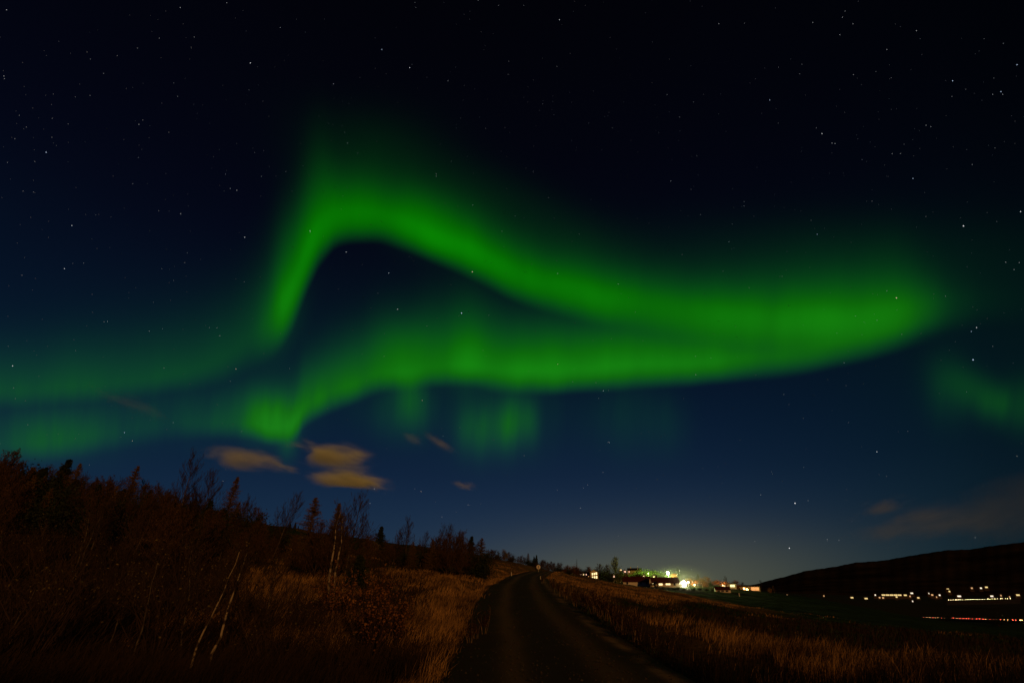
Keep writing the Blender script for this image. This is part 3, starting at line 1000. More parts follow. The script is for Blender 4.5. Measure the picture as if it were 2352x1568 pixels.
def proto(key):
    """(root, native height); built once, every use is a copy"""
    if key in PROTO: return PROTO[key]
    kind, var = key
    sd = sum(ord(c) for c in kind) * 7 + var * 31
    if kind == 'birch':
        h = 7.0
        tm, p, b, t = make_birch(h, sd, lean=.06 * (var + 1), kids=44, start=.15, minr=.013, wide=.40 + .06 * var, up=.6)
        r = assemble('birch_tree', tm, B_GREY, [(p, t)])
    elif kind == 'brown':
        h = 6.0
        tm, p, b, t = make_birch(h, sd, lean=.05, kids=44, start=.06, minr=.012, wide=.48, up=.5, leaves=(2, .11, .6))
        q = Plant(sd + 9)
        # a few leaves left on the twigs
        for i in range(0, len(p.v) - 6, 17):
            if q.R.random() < .5 and p.v[i][2] > 1: q.leaf(Vector(p.v[i]), .11, .3)
        r = assemble('birch_tree', tm, B_DARK, [(p, B_TWIGL), (q, L_BROWN)])
    elif kind == 'larch':
        h = 8.0
        tm, p, q = make_conifer(h, sd, width=.30 + .05 * var, lean=.03, layers=38, per=9, needle=.10, nl=4, gap=.2, minr=.009, droop=-.05)
        r = assemble('larch_tree', tm, B_DARK, [(p, B_TWIGL), (q, L_LARCH)])
    elif kind == 'spruce':
        h = 6.0
        tm, p, q = make_conifer(h, sd, width=.32 + .05 * var, layers=32, per=10, needle=.17, nl=5, gap=.05, minr=.008, start=.03, droop=-.2)
        r = assemble('spruce_tree', tm, B_DARK, [(p, B_DARK), (q, L_SPRUCE)])
    elif kind in ('green', 'rust', 'gold'):
        h = 8.0
        tm, p, q = make_round(h, sd, width=.30 + .05 * var, n=2600, leaf=.42, start=.08)
        r = assemble('leafy_tree', tm, B_DARK, [(p, B_DARK), (q, {'green': L_GREEN, 'rust': L_RUST, 'gold': L_GOLD}[kind])])
    elif kind == 'vase':
        h = 7.0
        tm, p, b, t = make_birch(h, sd, lean=0, kids=70, start=.1, minr=.030, wide=.42, up=.8)
        r = assemble('bare_tree', tm, B_GREY, [(p, B_GREY)])
    elif kind == 'dark':
        h = 7.0
        tm, p, q = make_round(h, sd, width=.28 + .05 * var, n=2400, leaf=.36, start=.05)
        r = assemble('evergreen_tree', tm, B_DARK, [(p, B_DARK), (q, L_DARK)])
    PROTO[key] = (r, h, [False])
    return PROTO[key]


def put(key, loc, h, rz, label, cat, group=None, lean=0.0, wide=1.0, name=None):
    root, nh, used = proto(key)
    if used[0]:
        o = root.copy()
        C.objects.link(o)
        for ch in root.children:
            c = ch.copy()
            C.objects.link(c)
            c.parent = o
    else:
        o = root
        used[0] = True
    s = h / nh
    o.location = loc
    o.rotation_euler = (0, lean, 0)
    o.rotation_euler = (Matrix.Rotation(lean, 3, 'Y') @ Matrix.Rotation(rz, 3, 'Z')).to_euler()
    o.scale = (s * wide, s * wide, s)
    if name: o.name = name
    for k in ('label', 'category', 'group'):
        if k in o: del o[k]
    tag(o, label, cat, group)
    return o


def stand(px, r, top, key, label=None, cat='tree', group=None, lean=0.04, wide=1.0, base_py=1300, name=None):
    """a tree standing at distance r in line with survey column px, its tip at survey row top"""
    a, _ = dirs(px, base_py)
    x, y = math.sin(a) * r, math.cos(a) * r
    z = g1(x, y)
    v = (H / 2 - top) / F
    tt = math.cos(a) * (v * CP + SP) / (CP - v * SP)
    h = EYE + tt * r - z
    h = max(h, .5)
    return put(key, (x, y, z - .05), h, rng.uniform(0, 6.28), label, cat, group, lean, wide, name)


GB = 'trees of the dark wood on the left hill'
BELT = 'dark tree in the dense wood covering the left hillside'
# trees one can tell apart on the left skyline
stand(-80, 54, 1052, ('brown', 0), 'tall twiggy birch cut by the left edge of the picture', lean=.05)
stand(62, 70, 1052, ('spruce', 0), 'pointed dark spruce near the left end of the wood')
stand(98, 66, 1062, ('larch', 0), 'leafless larch just right of the pointed spruce at the left end of the wood')
stand(235, 62, 1066, ('larch', 1), 'tallest rusty larch in the left half of the wooded skyline')
stand(385, 54, 1058, ('birch', 0), 'bare birch rising highest above the middle of the wood', wide=.9)
stand(433, 55, 1092, ('birch', 1), 'bare vase shaped birch right of the highest bare birch')
stand(489, 58, 1090, ('larch', 0), 'slim wind bent larch at the right end of the wood')
stand(545, 50, 1150, ('birch', 0), 'low bare birch with upright twigs ending the wood on the right')
stand(622, 44, 1143, ('birch', 1), 'wind swept bare birch alone above the grassy ridge', lean=.12)
stand(697, 39, 1137, ('larch', 1), 'tall golden brown larch left of the paired white birch trunks', wide=1.15)
stand(750, 40, 1150, ('larch', 0), 'thin topped larch directly behind the paired white birch trunks')
stand(793, 37, 1146, ('birch', 0), 'dark bare birch right of the thin topped larch', wide=1.1)
stand(818, 42, 1205, ('birch', 1), 'low leafless birch bent right beside the dark bare birch', lean=.2)
stand(865, 62, 1206, ('spruce', 1), 'small ragged spruce standing clear on the skyline')
stand(843, 60, 1222, ('gold', 0), 'low yellowish bush shaped tree left of the ragged spruce', wide=.9)
stand(928, 55, 1197, ('birch', 0), 'solitary bare birch with a narrow pointed crown on the skyline')
stand(912, 58, 1225, ('brown', 1), 'short brown tree under the solitary pointed birch')
stand(965, 66, 1228, ('birch', 1), 'round headed bare tree between the solitary birch and the dark row')
stand(1015, 62, 1216, ('birch', 0), 'slim dark birch at the left of the upright row by the bend')
stand(1035, 64, 1214, ('birch', 1), 'tallest dark birch of the upright row by the bend')
stand(1052, 60, 1228, ('brown', 0), 'brown bushy tree ending the upright row by the bend', wide=1.1)
stand(1078, 70, 1229, ('spruce', 0), 'dark spruce between the upright row and the rusty larch')
stand(1102, 66, 1233, ('larch', 1), 'rusty orange larch just left of the road bend', wide=1.4)
stand(1085, 62, 1258, ('brown', 1), 'low brown tree in front of the rusty orange larch')
# wood: three ranks
wr = random.Random(5)
for (x0, x1, dx, r0, r1, t0, t1, kinds) in [
    (-120, 560, 9, 60, 80, None, None, ['spruce', 'larch', 'brown', 'birch', 'spruce', 'dark', 'brown']),
    (-60, 590, 15, 48, 60, 1100, 1170, ['brown', 'dark', 'birch', 'dark', 'larch', 'spruce']),
    (180, 620, 20, 42, 50, 1130, 1215, ['brown', 'brown', 'birch', 'dark']),
    (300, 620, 30, 33, 42, 1160, 1235, ['brown', 'brown', 'birch']),
]:
    x = x0
    while x < x1:
        r = wr.uniform(r0, r1)
        if t0 is None:
            top = np.interp(x, [-120, 0, 20, 60, 100, 170, 270, 330, 400, 480, 560], [1060, 1068, 1082, 1089, 1095, 1102, 1115, 1126, 1142, 1166, 1198]) + wr.uniform(-3, 18)
        else:
            top = np.interp(x, [x0, x1], [t0, t1]) + wr.uniform(-18, 30)
        kd = wr.choice(kinds)
        k = (kd, wr.randint(0, 1))
        lab = {'spruce': 'dark green spruce crowded into the wood on the left hill', 'dark': 'dark bushy evergreen crowded into the wood on the left hill',
               'larch': 'brown larch crowded into the wood on the left hill', 'brown': 'red brown birch with last leaves in the wood on the left hill',
               'birch': 'leafless birch among the trees of the wood on the left hill'}[kd]
        gp = {'spruce': 'spruces in the left wood', 'dark': 'bushy evergreens in the left wood', 'larch': 'brown larches in the left wood', 'brown': 'red brown birches in the left wood', 'birch': 'leafless birches in the left wood'}[kd]
        stand(x, r, top, k, lab, group=gp, lean=wr.uniform(.02, .14), wide=wr.uniform(.95, 1.3))
        x += dx * wr.uniform(.7, 1.3)
# middle distance thickets
for (pts_, r0, r1, kinds, lab, gp) in [
    ([(660, 1235), (725, 1205), (765, 1195), (780, 1215), (700, 1230), (745, 1225), (835, 1235)], 33, 38, ['brown'], 'red brown thicket birch round the foot of the tall golden larch', 'thicket birches under the golden larch'),
    ([(880, 1245), (895, 1250), (945, 1245), (985, 1240), (1000, 1238), (1025, 1232), (1045, 1240), (1060, 1250)], 50, 58, ['brown', 'brown', 'larch'], 'dark brown tree in the clump left of the road bend', 'dark trees of the clump by the bend'),
    ([(640, 1200), (650, 1201), (661, 1199), (670, 1203)], 100, 104, ['spruce'], 'tiny far spruce on the bare ridge behind the golden larch', 'tiny spruces on the ridge'),
]:
    for x, t in pts_:
        stand(x, wr.uniform(r0, r1), t + wr.uniform(-5, 5), (wr.choice(kinds), wr.randint(0, 1)), lab, group=gp, lean=wr.uniform(0, .08), wide=wr.uniform(1, 1.3))
# close rank that closes the skyline between the clump and the farm
x = 884
while x < 1335:
    near = x < 1105
    top = np.interp(x, [884, 960, 1010, 1060, 1100, 1123, 1160, 1180, 1220, 1260, 1300, 1335], [1250, 1252, 1238, 1243, 1250, 1262, 1266, 1275, 1284, 1291, 1298, 1304]) + wr.uniform(-1, 9)
    r = wr.uniform(54, 66) if near else wr.uniform(112, 150)
    kd = wr.choice(['brown', 'dark', 'brown', 'birch'] if near else ['brown', 'dark', 'brown'])
    place_ = 'clump left of the road bend' if near else 'belt closing the skyline behind the road crest'
    stand(x, r, top, (kd, wr.randint(0, 1)), {'brown': 'dark brown tree in the dense ', 'dark': 'dark bushy evergreen in the dense ', 'birch': 'bare birch in the dense '}[kd] + place_,
          group={'brown': 'brown trees of the ', 'dark': 'evergreens of the ', 'birch': 'bare birches of the '}[kd] + ('bend clump' if near else 'skyline belt'), wide=wr.uniform(1.1, 1.5) if near else wr.uniform(1.4, 2.0))
    x += wr.uniform(8, 13) if near else wr.uniform(5, 8)
# far belt behind the road crest
for px, top, k in [(1118, 1262, 'birch'), (1130, 1265, 'brown'), (1141, 1267, 'birch'), (1170, 1274, 'dark'), (1178, 1277, 'brown'), (1190, 1279, 'brown'), (1196, 1278, 'brown'), (1220, 1286, 'dark'), (1228, 1288, 'brown'), (1245, 1287, 'brown'),
                   (1252, 1290, 'brown'), (1258, 1289, 'larch'), (1266, 1291, 'brown'), (1273, 1292, 'larch'), (1281, 1294, 'brown'), (1288, 1295, 'brown'), (1330, 1306, 'dark'), (1337, 1303, 'dark'), (1345, 1305, 'dark'),
                   (1350, 1304, 'brown'), (1364, 1302, 'dark'), (1377, 1299, 'brown'), (1385, 1303, 'dark'), (1392, 1301, 'brown')]:
    lab = {'birch': 'small leafless birch in the far belt behind the crest of the road', 'brown': 'small brown tree in the far belt behind the crest of the road', 'dark': 'small dark bushy evergreen in the far belt behind the crest of the road', 'larch': 'small larch in the far belt behind the crest of the road'}[k]
    stand(px, wr.uniform(150, 210) if px < 1300 else wr.uniform(292, 302), top, (k, wr.randint(0, 1)), lab, group='far belt ' + {'birch': 'birches', 'brown': 'brown trees', 'dark': 'evergreens', 'larch': 'larches'}[k], wide=1.5)
stand(1159, 130, 1261, ('gold', 1), 'round yellow green tree on the crest left of the white road sign', wide=.8)
stand(1213, 180, 1269, ('larch', 0), 'tall larch behind the crest left of the road sign', wide=1.2)
stand(1226, 190, 1276, ('spruce', 0), 'smaller pointed spruce of the pair left of the road sign', wide=.8)
stand(1231.5, 190, 1273, ('spruce', 1), 'taller pointed spruce of the pair above the road sign', wide=.8)
stand(1301, 190, 1294, ('rust', 0), 'orange leafed tree at the left end of the farm')
stand(1317, 200, 1296, ('rust', 1), 'brightest orange tree beside the farm on the crest', wide=1.1)
stand(1323, 180, 1287, ('birch', 0), 'very thin bare tree sticking up left of the farm', wide=.3)
stand(1355, 296, 1297, ('rust', 0), 'rusty tree just left of the house with six lit windows', wide=.7)

# ------------------------------------------------------------------ near plants in the dark left foreground
def near_birch(bpx, bpy_, r, top, tpx, seed, label, forks=1, kids=22, start=.42, leafy=.25, r0=.035, h_scale=1):
    b = pos(bpx, bpy_, r)
    z = g1(b.x, b.y)
    v = (H / 2 - top) / F
    a = math.atan2(b.x, b.y)
    tt = math.cos(a) * (v * CP + SP) / (CP - v * SP)
    h = EYE + tt * r - z
    # sideways lean so that the tip comes out over column tpx
    rx = (tpx - W / 2) / F
    fh = CP - v * SP
    xt = rx / fh * b.y
    lean = (xt - b.x) / h
    tm, p, _, _ = make_birch(h, seed, lean=lean, forks=forks, kids=kids, start=start, minr=.0035, wide=.30, up=.5, r0=r0, kinks=.085)
    q = Plant(seed + 7)
    for i in range(0, len(p.v) - 6, 11):
        if q.R.random() < leafy * .4: q.leaf(Vector(p.v[i]), q.R.uniform(.03, .05), .4)
    o = assemble('birch_tree', tm, B_BIRCH if seed in (41, 52, 53) else B_GREY, [(p, B_TWIG), (q, L_GOLD)])
    o.location = (b.x, b.y, z)
    tag(o, label, 'tree')
    return o


near_birch(757, 1392, 23, 1160, 800, 41, 'birch with paired bright white trunks in the middle of the left slope', forks=2, kids=34, start=.5, leafy=.9, r0=.060)
near_birch(478, 1567, 11.6, 1210, 575, 52, 'leaning birch with an orange lit trunk at the bottom edge', kids=26, r0=.030)
near_birch(430, 1567, 11.4, 1240, 560, 53, 'crooked birch leaning right beside the orange lit trunk', kids=22, r0=.022)
near_birch(417, 1545, 12.5, 1230, 460, 54, 'thin upright birch just left of the crooked leaning one', kids=20, r0=.022)
near_birch(295, 1560, 12.2, 1270, 385, 55, 'slender pale birch leaning over the dark scrub', kids=20, r0=.020)
near_birch(232, 1562, 12.4, 1290, 300, 56, 'dark slender birch left of the slender pale one', kids=20, r0=.018)
near_birch(173, 1310, 30, 1160, 240, 57, 'forked birch with a thin pale trunk below the wood', forks=2, kids=30, start=.45, r0=.05)
near_birch(0, 1462, 14, 1290, 110, 58, 'thin whitish sapling slanting in from the left edge', kids=16, r0=.014)
near_birch(590, 1500, 14, 1270, 640, 59, 'dark young birch between the orange lit trunk and the red leaved bush', kids=24, r0=.02)
near_birch(690, 1560, 12, 1440, 735, 60, 'short dark sapling in front of the red leaved bush', kids=16, r0=.016)
near_birch(965, 1408, 24, 1320, 970, 61, 'tiny bare sapling alone on the grassy bank', kids=14, start=.3, r0=.02, leafy=.0)


def make_bush(h, seed, stems, leafn, leafs, wide, twigm, leafm, name, minr=.004, kids=4):
    p = Plant(seed)
    q = Plant(seed + 1)
    q.R = p.R
    for i in range(stems):
        a = p.R.uniform(0, 6.28)
        o = p.R.uniform(.15, wide)
        d = Vector((math.cos(a) * o, math.sin(a) * o, 1)).normalized()
        s0 = Vector((math.cos(a) * .1, math.sin(a) * .1, -.05))
        p.twig(s0, d, h * p.R.uniform(.6, 1), h * .008 + .003, 2, .35, .45, minr, 4, kids)
    k = max(1, len(p.v) // max(leafn, 1))
    for i in range(0, len(p.v), k):
        q.leaf(Vector(p.v[i]), leafs * p.R.uniform(.6, 1.3), .3)
    st = MB()
    for i in range(3):
        a = i * 2.1
        st.tube([(math.cos(a) * .05, math.sin(a) * .05, -.1), (math.cos(a) * .12, math.sin(a) * .12, h * .35)], [.02, .012], 5)
    root = bpy.data.objects.new(name, None)
    C.objects.link(root)
    link('stem', st.mesh(), twigm, root)
    v = p.v + q.v
    f = p.f + [tuple(i + len(p.v) for i in t) for t in q.f]
    me = bpy.data.meshes.new('crown')
    me.from_pydata(v, [], f)
    me.polygons.foreach_set('material_index', [0] * len(p.f) + [1] * len(q.f))
    me.materials.append(twigm)
    me.materials.append(leafm)
    me.update()
    o = bpy.data.objects.new('crown', me)
    C.objects.link(o)
    o.parent = root
    return root


def dup(root, loc, sc, rz, label, group=None, cat=None):
    o = root.copy()
    C.objects.link(o)
    for ch in root.children:
        c = ch.copy()
        C.objects.link(c)
        c.parent = o
    o.location, o.scale, o.rotation_euler = loc, (sc, sc, sc), (0, 0, rz)
    for k in ('label', 'category', 'group'):
        if k in o: del o[k]
    return tag(o, label, cat or root.get('category'), group)


def at(px, py, r):
    p = pos(px, py, r)
    return (p.x, p.y, g1(p.x, p.y) - .03)


bush = make_bush(1.5, 71, 22, 900, .075, .75, B_TWIG, L_RUST, 'leafy_bush')
bush.location = at(845, 1515, 14.5)
tag(bush, 'large bush with scattered orange red leaves at the foot of the left bank', 'bush')
dup(bush, at(770, 1440, 18.5), .95, 2.0, 'red leaved bush just under the paired white birch trunks')
dup(bush, at(905, 1470, 16.5), .75, 4.0, 'smaller red leaved bush right of the large orange red one')
dup(bush, at(860, 1400, 22), .9, 5.0, 'dull red bush on the slope above the large orange red one')
scrub_b = make_bush(1.3, 75, 20, 90, .045, .7, B_TWIG, L_GOLD, 'scrub_bush')
scrub_b.location = at(620, 1560, 11.5)
tag(scrub_b, 'dark twiggy bush in the dim left foreground', 'bush', 'dark bushes in the dim left foreground')
for px, py, r, s in [(540, 1510, 13.5, 1.1), (350, 1540, 12.5, 1.1), (150, 1530, 12.5, 1.2), (30, 1560, 11.5, 1.2), (60, 1440, 16, 1.3), (240, 1450, 16.5, 1.3), (380, 1440, 18, 1.2), (470, 1400, 21, 1.3), (120, 1370, 23, 1.4), (300, 1360, 24, 1.5),
                     (20, 1330, 29, 1.5), (420, 1330, 29, 1.5), (520, 1360, 25, 1.3), (700, 1490, 15.5, .9), (760, 1560, 11.8, .7), (200, 1500, 13.8, 1.1), (560, 1440, 17.5, 1.0), (90, 1290, 36, 1.6), (250, 1300, 34, 1.6)]:
    dup(scrub_b, at(px, py, r), s, rng.uniform(0, 6), 'dark twiggy bush in the dim left foreground', 'dark bushes in the dim left foreground', 'bush')

# young pine on the slope
pp, pq = Plant(81), Plant(82)
tm, pp, pq = make_conifer(1.9, 83, width=.36, layers=16, per=9, needle=.15, nl=6, gap=.05, minr=.006, start=.05, droop=.25)
o = assemble('pine_tree', tm, B_DARK, [(pp, B_DARK), (pq, L_DARK)])
o.location = at(822, 1335, 30)
tag(o, 'small bushy green pine right of the paired white birch trunks', 'tree')
stand(820, 29.5, 1283, ('dark', 0), 'dense dark evergreen shrub behind the small green pine', wide=1.0)
stand(1083, 58, 1283, ('spruce', 1), 'dark little spruce at the grass edge near the bend', wide=1.8)

# dock plants with dark seed heads along the right verge
def make_dock(seed):
    p = Plant(seed)
    q = Plant(seed + 1)
    for i in range(5):
        a = p.R.uniform(0, 6.28)
        d = Vector((math.cos(a) * .25, math.sin(a) * .25, 1)).normalized()
        L_ = p.R.uniform(.6, 1.0)
        p.twig(Vector((math.cos(a) * .04, math.sin(a) * .04, -.05)), d, L_, .008, 0, .2, .4, .005, 5)
        for j in range(80):
            t = p.R.uniform(.5, 1)
            q.leaf(d * L_ * t + Vector((p.R.gauss(0, .035), p.R.gauss(0, .035), 0)), .045)
    root = bpy.data.objects.new('dock_plant', None)
    C.objects.link(root)
    link('stem', p.mesh('stem'), STALK, root)
    link('seed_heads', q.mesh('seed_heads'), SEED, root)  # the dead seed heads, built from small blades
    return root


dock = make_dock(91)
DG, DL = 'dark seed headed docks on the right verge', 'dry dock plant with dark seed heads on the right verge'
dock.location = at(1322, 1395, 27)
tag(dock, DL, 'plant', DG)
for px, py, r, s in [(1300, 1385, 31, 1), (1340, 1400, 27, 1), (1362, 1412, 25, 1.1), (1378, 1420, 23.5, 1.1), (1392, 1423, 23, 1.2), (1406, 1430, 22, 1), (1372, 1408, 26, 1.2), (1418, 1445, 20, .9), (1432, 1452, 19.5, .9), (1452, 1465, 18, 1),
                     (1470, 1472, 17.5, .8), (1500, 1485, 16.5, .7), (1348, 1402, 27, .8), (1272, 1375, 36, 1.2), (1288, 1380, 33, 1.1), (1245, 1352, 48, 1.0), (1112, 1450, 18.5, 1.0), (1095, 1460, 17.5, .8), (1078, 1470, 16.8, .8)]:
    left = px < 1200
    dup(dock, at(px, py, r), s, rng.uniform(0, 6), 'dry dock plant with dark seed heads on the left verge' if left else DL, 'dark seed headed docks on the left verge' if left else DG, 'plant')

# ------------------------------------------------------------------ grass, one blade at a time
def grass(name, n_tufts, blades, sampler, hmin, hmax, mat, keep, spread=.12, wmul=1.0, lean=(.35, .05)):
    G = np.random.RandomState(abs(hash(name)) % 1000 if False else sum(ord(c) for c in name))
    a, r = sampler(G, n_tufts)
    x, y = np.sin(a) * r, np.cos(a) * r
    st, gn = cover(x, y)
    rx, _ = road_at(y)
    ok = keep(st, gn, np.abs(x - rx), G.rand(len(x)), x, y) & (np.abs(x - rx) > RW + .1) & ~((x > rx) & (x - rx < RW + (2.4 if 'dry' in name else .9)) & (y < 60) & (G.rand(len(x)) < (.9 if 'dry' in name else .6)))
    x, y, r = x[ok], y[ok], r[ok]
    tint = G.rand(len(x))
    hs = (hmin + (hmax - hmin) * G.rand(len(x)))
    hs = hs * (.75 + .5 * np.sin(x * .8 + 2 * np.sin(y * .5)) ** 2)
    B = blades
    X_ = np.repeat(x, B) + G.normal(0, 1, len(x) * B) * spread * np.repeat(np.sqrt(r / 12), B)
    Y_ = np.repeat(y, B) + G.normal(0, 1, len(x) * B) * spread * np.repeat(np.sqrt(r / 12), B)
    Z_ = ground(X_, Y_) - .03
    Rr = np.hypot(X_, Y_)
    hb = np.repeat(hs, B) * G.uniform(.45, 1.1, len(X_)) * np.clip(1.15 - np.log(Rr / 14) * .42, .22, 1.0)
    w = np.maximum(.0035, Rr * .00042) * wmul
    ph = G.uniform(0, 2 * np.pi, len(X_))
    lx = G.normal(lean[0], .28, len(X_)) * hb
    ly = G.normal(lean[1], .22, len(X_)) * hb
    wx, wy = np.cos(ph) * w, np.sin(ph) * w
    P0 = np.stack([X_ - wx, Y_ - wy, Z_], -1)
    P1 = np.stack([X_ + wx, Y_ + wy, Z_], -1)
    P2 = np.stack([X_ + wx * .7 + lx * .4, Y_ + wy * .7 + ly * .4, Z_ + hb * .62], -1)
    P3 = np.stack([X_ - wx * .7 + lx * .4, Y_ - wy * .7 + ly * .4, Z_ + hb * .62], -1)
    P4 = np.stack([X_ + lx, Y_ + ly, Z_ + hb], -1)
    n = len(X_)
    V = np.stack([P0, P1, P2, P3, P4], 1).reshape(-1, 3)
    b = np.arange(n) * 5
    T = np.concatenate([np.stack([b, b + 1, b + 2], -1), np.stack([b, b + 2, b + 3], -1), np.stack([b + 3, b + 2, b + 4], -1)])
    me = np_mesh(name, V, T)
    o = link(name, me, mat)
    tag(o, kind='stuff')
    return o


M_STRAW = material('straw_blades', (.055, .030, .010), (.40, .235, .085), scale=.55, rough=.8, contrast=(.32, .68), detail=6)
M_GREENB = material('green_blades', (.012, .034, .010), (.030, .060, .018), scale=.8, rough=.8)
M_SCRUBB = material('dead_brown_blades', (.010, .006, .004), (.032, .019, .010), scale=1.0, rough=.9)  # dead blades, colour darkened for the shade on the left slope


def polar(r0, r1, a0, a1, power=.45):
    def f(G, n):
        u = G.rand(n) ** power
        return np.radians(a0 + (a1 - a0) * G.rand(n)), r0 * (r1 / r0) ** u
    return f


clump = lambda x, y: .5 + .35 * np.sin(x * 1.1 + 2.3 * np.sin(y * .7 + 1)) * np.sin(y * .9 + 1.7 * np.sin(x * .45)) + .3 * np.sin(x * .31 + 1.5 * np.sin(y * .17)) * np.sin(y * .24 + 1)
grass('dry_grass', 70000, 8, polar(8, 115, -46, 50, 1.0), .20, .52, M_STRAW, lambda s, g, d, q, x, y: q < np.clip((s + (clump(x, y) - .5) * 1.2 - .52) * 2.0, .0, 1), wmul=1.0)
grass('green_grass', 26000, 7, polar(8, 100, -46, 50, 1.0), .12, .30, M_GREENB, lambda s, g, d, q, x, y: q < np.clip(g * 1.2 - s * .3 + .12, 0, 1))
grass('dead_undergrowth', 34000, 7, polar(8, 70, -46, 48, 1.0), .30, .70, M_SCRUBB, lambda s, g, d, q, x, y: q < np.clip(1.15 - s * 1.0 - g * .6, .06, 1), lean=(.3, .05))
# loose stones on the road
G = np.random.RandomState(77)
sy = 8 + 40 * G.rand(2600) ** 1.6
su = G.uniform(-RW, RW + .4, 2600)
sx, sz = road_at(sy)
size = G.uniform(.008, .03, 2600)
v = OCT_V[None] * size[:, None, None] * G.uniform(.6, 1.3, (2600, 6, 3)) + np.stack([sx + su, sy, sz + .03 * (1 - (su / RW) ** 2) + size * .3], -1)[:, None]
f = OCT_F[None] + (np.arange(2600) * 6)[:, None, None]
tag(link('gravel', np_mesh('gravel', v.reshape(-1, 3), f.reshape(-1, 3)), material('loose_stone', (.03, .025, .02), (.06, .05, .04), scale=.5)), kind='stuff')


# ------------------------------------------------------------------ buildings
W_WHITE = material('white_render', (.55, .53, .48), (.66, .64, .60), scale=.8, rough=.9)
W_CREAM = material('cream_render', (.45, .38, .22), (.55, .47, .30), scale=.8, rough=.9)
W_DARK = material('dark_boards', (.05, .035, .025), (.09, .06, .04), scale=2, rough=.9)
R_RED = material('red_iron_roof', (.045, .011, .008), (.07, .018, .012), scale=1.5, rough=.95, spec=.0)
R_DARK = material('dark_roof', (.018, .016, .015), (.03, .027, .025), scale=1.5, rough=.95, spec=.0)
R_GREEN = material('green_iron_roof', (.03, .09, .05), (.05, .12, .07), scale=1.5, rough=.6)
FRAME = material('painted_frame', (.45, .43, .40), rough=.6)
STEEL = material('galvanised_steel', (.30, .30, .30), (.4, .4, .4), scale=5, rough=.5)
DIRTY = material('dark_enamel', (.02, .018, .016), (.035, .03, .028), scale=3, rough=.9, spec=.02)
GLASS = material('unlit_glass', (.01, .01, .012), rough=.1, spec=.5)
RUBBER = material('rubber', (.015, .015, .015), rough=.8)
LIT = glow_mat('lit_window', (1.0, .70, .32), 1.5)
LITW = glow_mat('bright_lit_window', (1.0, .80, .38), 1.6)
LITP = glow_mat('pink_lit_window', (1.0, .55, .38), 1.4)
LITO = glow_mat('orange_lit_opening', (1.0, .40, .12), .9)
LAMP_W = glow_mat('white_lamp', (1.0, .92, .55), 60)
LAMP_G = glow_mat('green_lamp', (.50, 1.0, .30), 45)
LAMP_O = glow_mat('orange_lamp', (1.0, .50, .14), 12)


def mpp(r):
    return r * .90 / F, r * .813 / F


def house(pl, pr, pb, r, wall_px, roof_px, label, wall=W_WHITE, roof=R_RED, depth=7.0, yaw=0.0, front_gable=False, windows=(), chimneys=(), flat=False, name='house', cat='house', group=None, sink=1.2):
    """front stands over survey columns pl..pr, its foot on row pb; windows as (left, right, top, bottom px, pane material)"""
    mx, mz = mpp(r)
    b = pos((pl + pr) / 2, pb, r)
    w, hw, hr = (pr - pl) * mx, wall_px * mz, roof_px * mz
    root = empty(name, b, -math.atan2(b.x, b.y) + math.radians(yaw), label, cat, group)
    x0, x1 = -w / 2, w / 2
    m = MB()
    if flat:
        m.box(x0, x1, 0, depth, -sink, hw)
    elif front_gable:
        m.prism([(x0, -sink), (x1, -sink), (x1, hw), (0, hw + hr), (x0, hw)], 0, depth)
    else:
        m.prism_x([(0, -sink), (depth, -sink), (depth, hw), (depth / 2, hw + hr), (0, hw)], x0, x1)
    link('wall', m.mesh(), wall, root)
    t, e = .14, .35
    m = MB()
    if flat:
        m.box(x0 - e, x1 + e, -e, depth + e, hw + .002, hw + .25)
    elif front_gable:
        k = hr / (w / 2)
        m.prism([(x0 - e, hw - e * k + .02), (0, hw + hr + .02), (x1 + e, hw - e * k + .02), (x1 + e, hw - e * k + t), (0, hw + hr + t * 1.3), (x0 - e, hw - e * k + t)], -e, depth + e)
    else:
        k = hr / (depth / 2)
        m.prism_x([(-e, hw - e * k + .02), (depth / 2, hw + hr + .02), (depth + e, hw - e * k + .02), (depth + e, hw - e * k + t), (depth / 2, hw + hr + t * 1.3), (-e, hw - e * k + t)], x0 - e * .3, x1 + e * .3)
    rf = link('roof', m.mesh(), roof, root)
    for cx in chimneys:
        xx = (cx - (pl + pr) / 2) * mx
        yy = depth / 2
        top = hw + hr
        link('chimney', MB().box(xx - .35, xx + .35, yy - .3, yy + .3, top - .6, top + .8).mesh(), wall if roof is R_DARK else R_RED, rf)
    for (a, c, zt, zb, pm) in windows:
        xa, xc = (a - (pl + pr) / 2) * mx, (c - (pl + pr) / 2) * mx
        za, zc = (pb - zb) * mz, (pb - zt) * mz
        f = MB()
        d = .07
        f.box(xa - d, xc + d, -.06, .02, za - d, za).box(xa - d, xc + d, -.06, .02, zc, zc + d)
        f.box(xa - d, xa, -.06, .02, za, zc).box(xc, xc + d, -.06, .02, za, zc)
        if xc - xa > .9: f.box((xa + xc) / 2 - .03, (xa + xc) / 2 + .03, -.05, .0, za, zc)
        fo = link('window', f.mesh(), FRAME, root)
        link('pane', MB().box(xa, xc, -.03, .03, za, zc).mesh(), pm, fo)
    return root


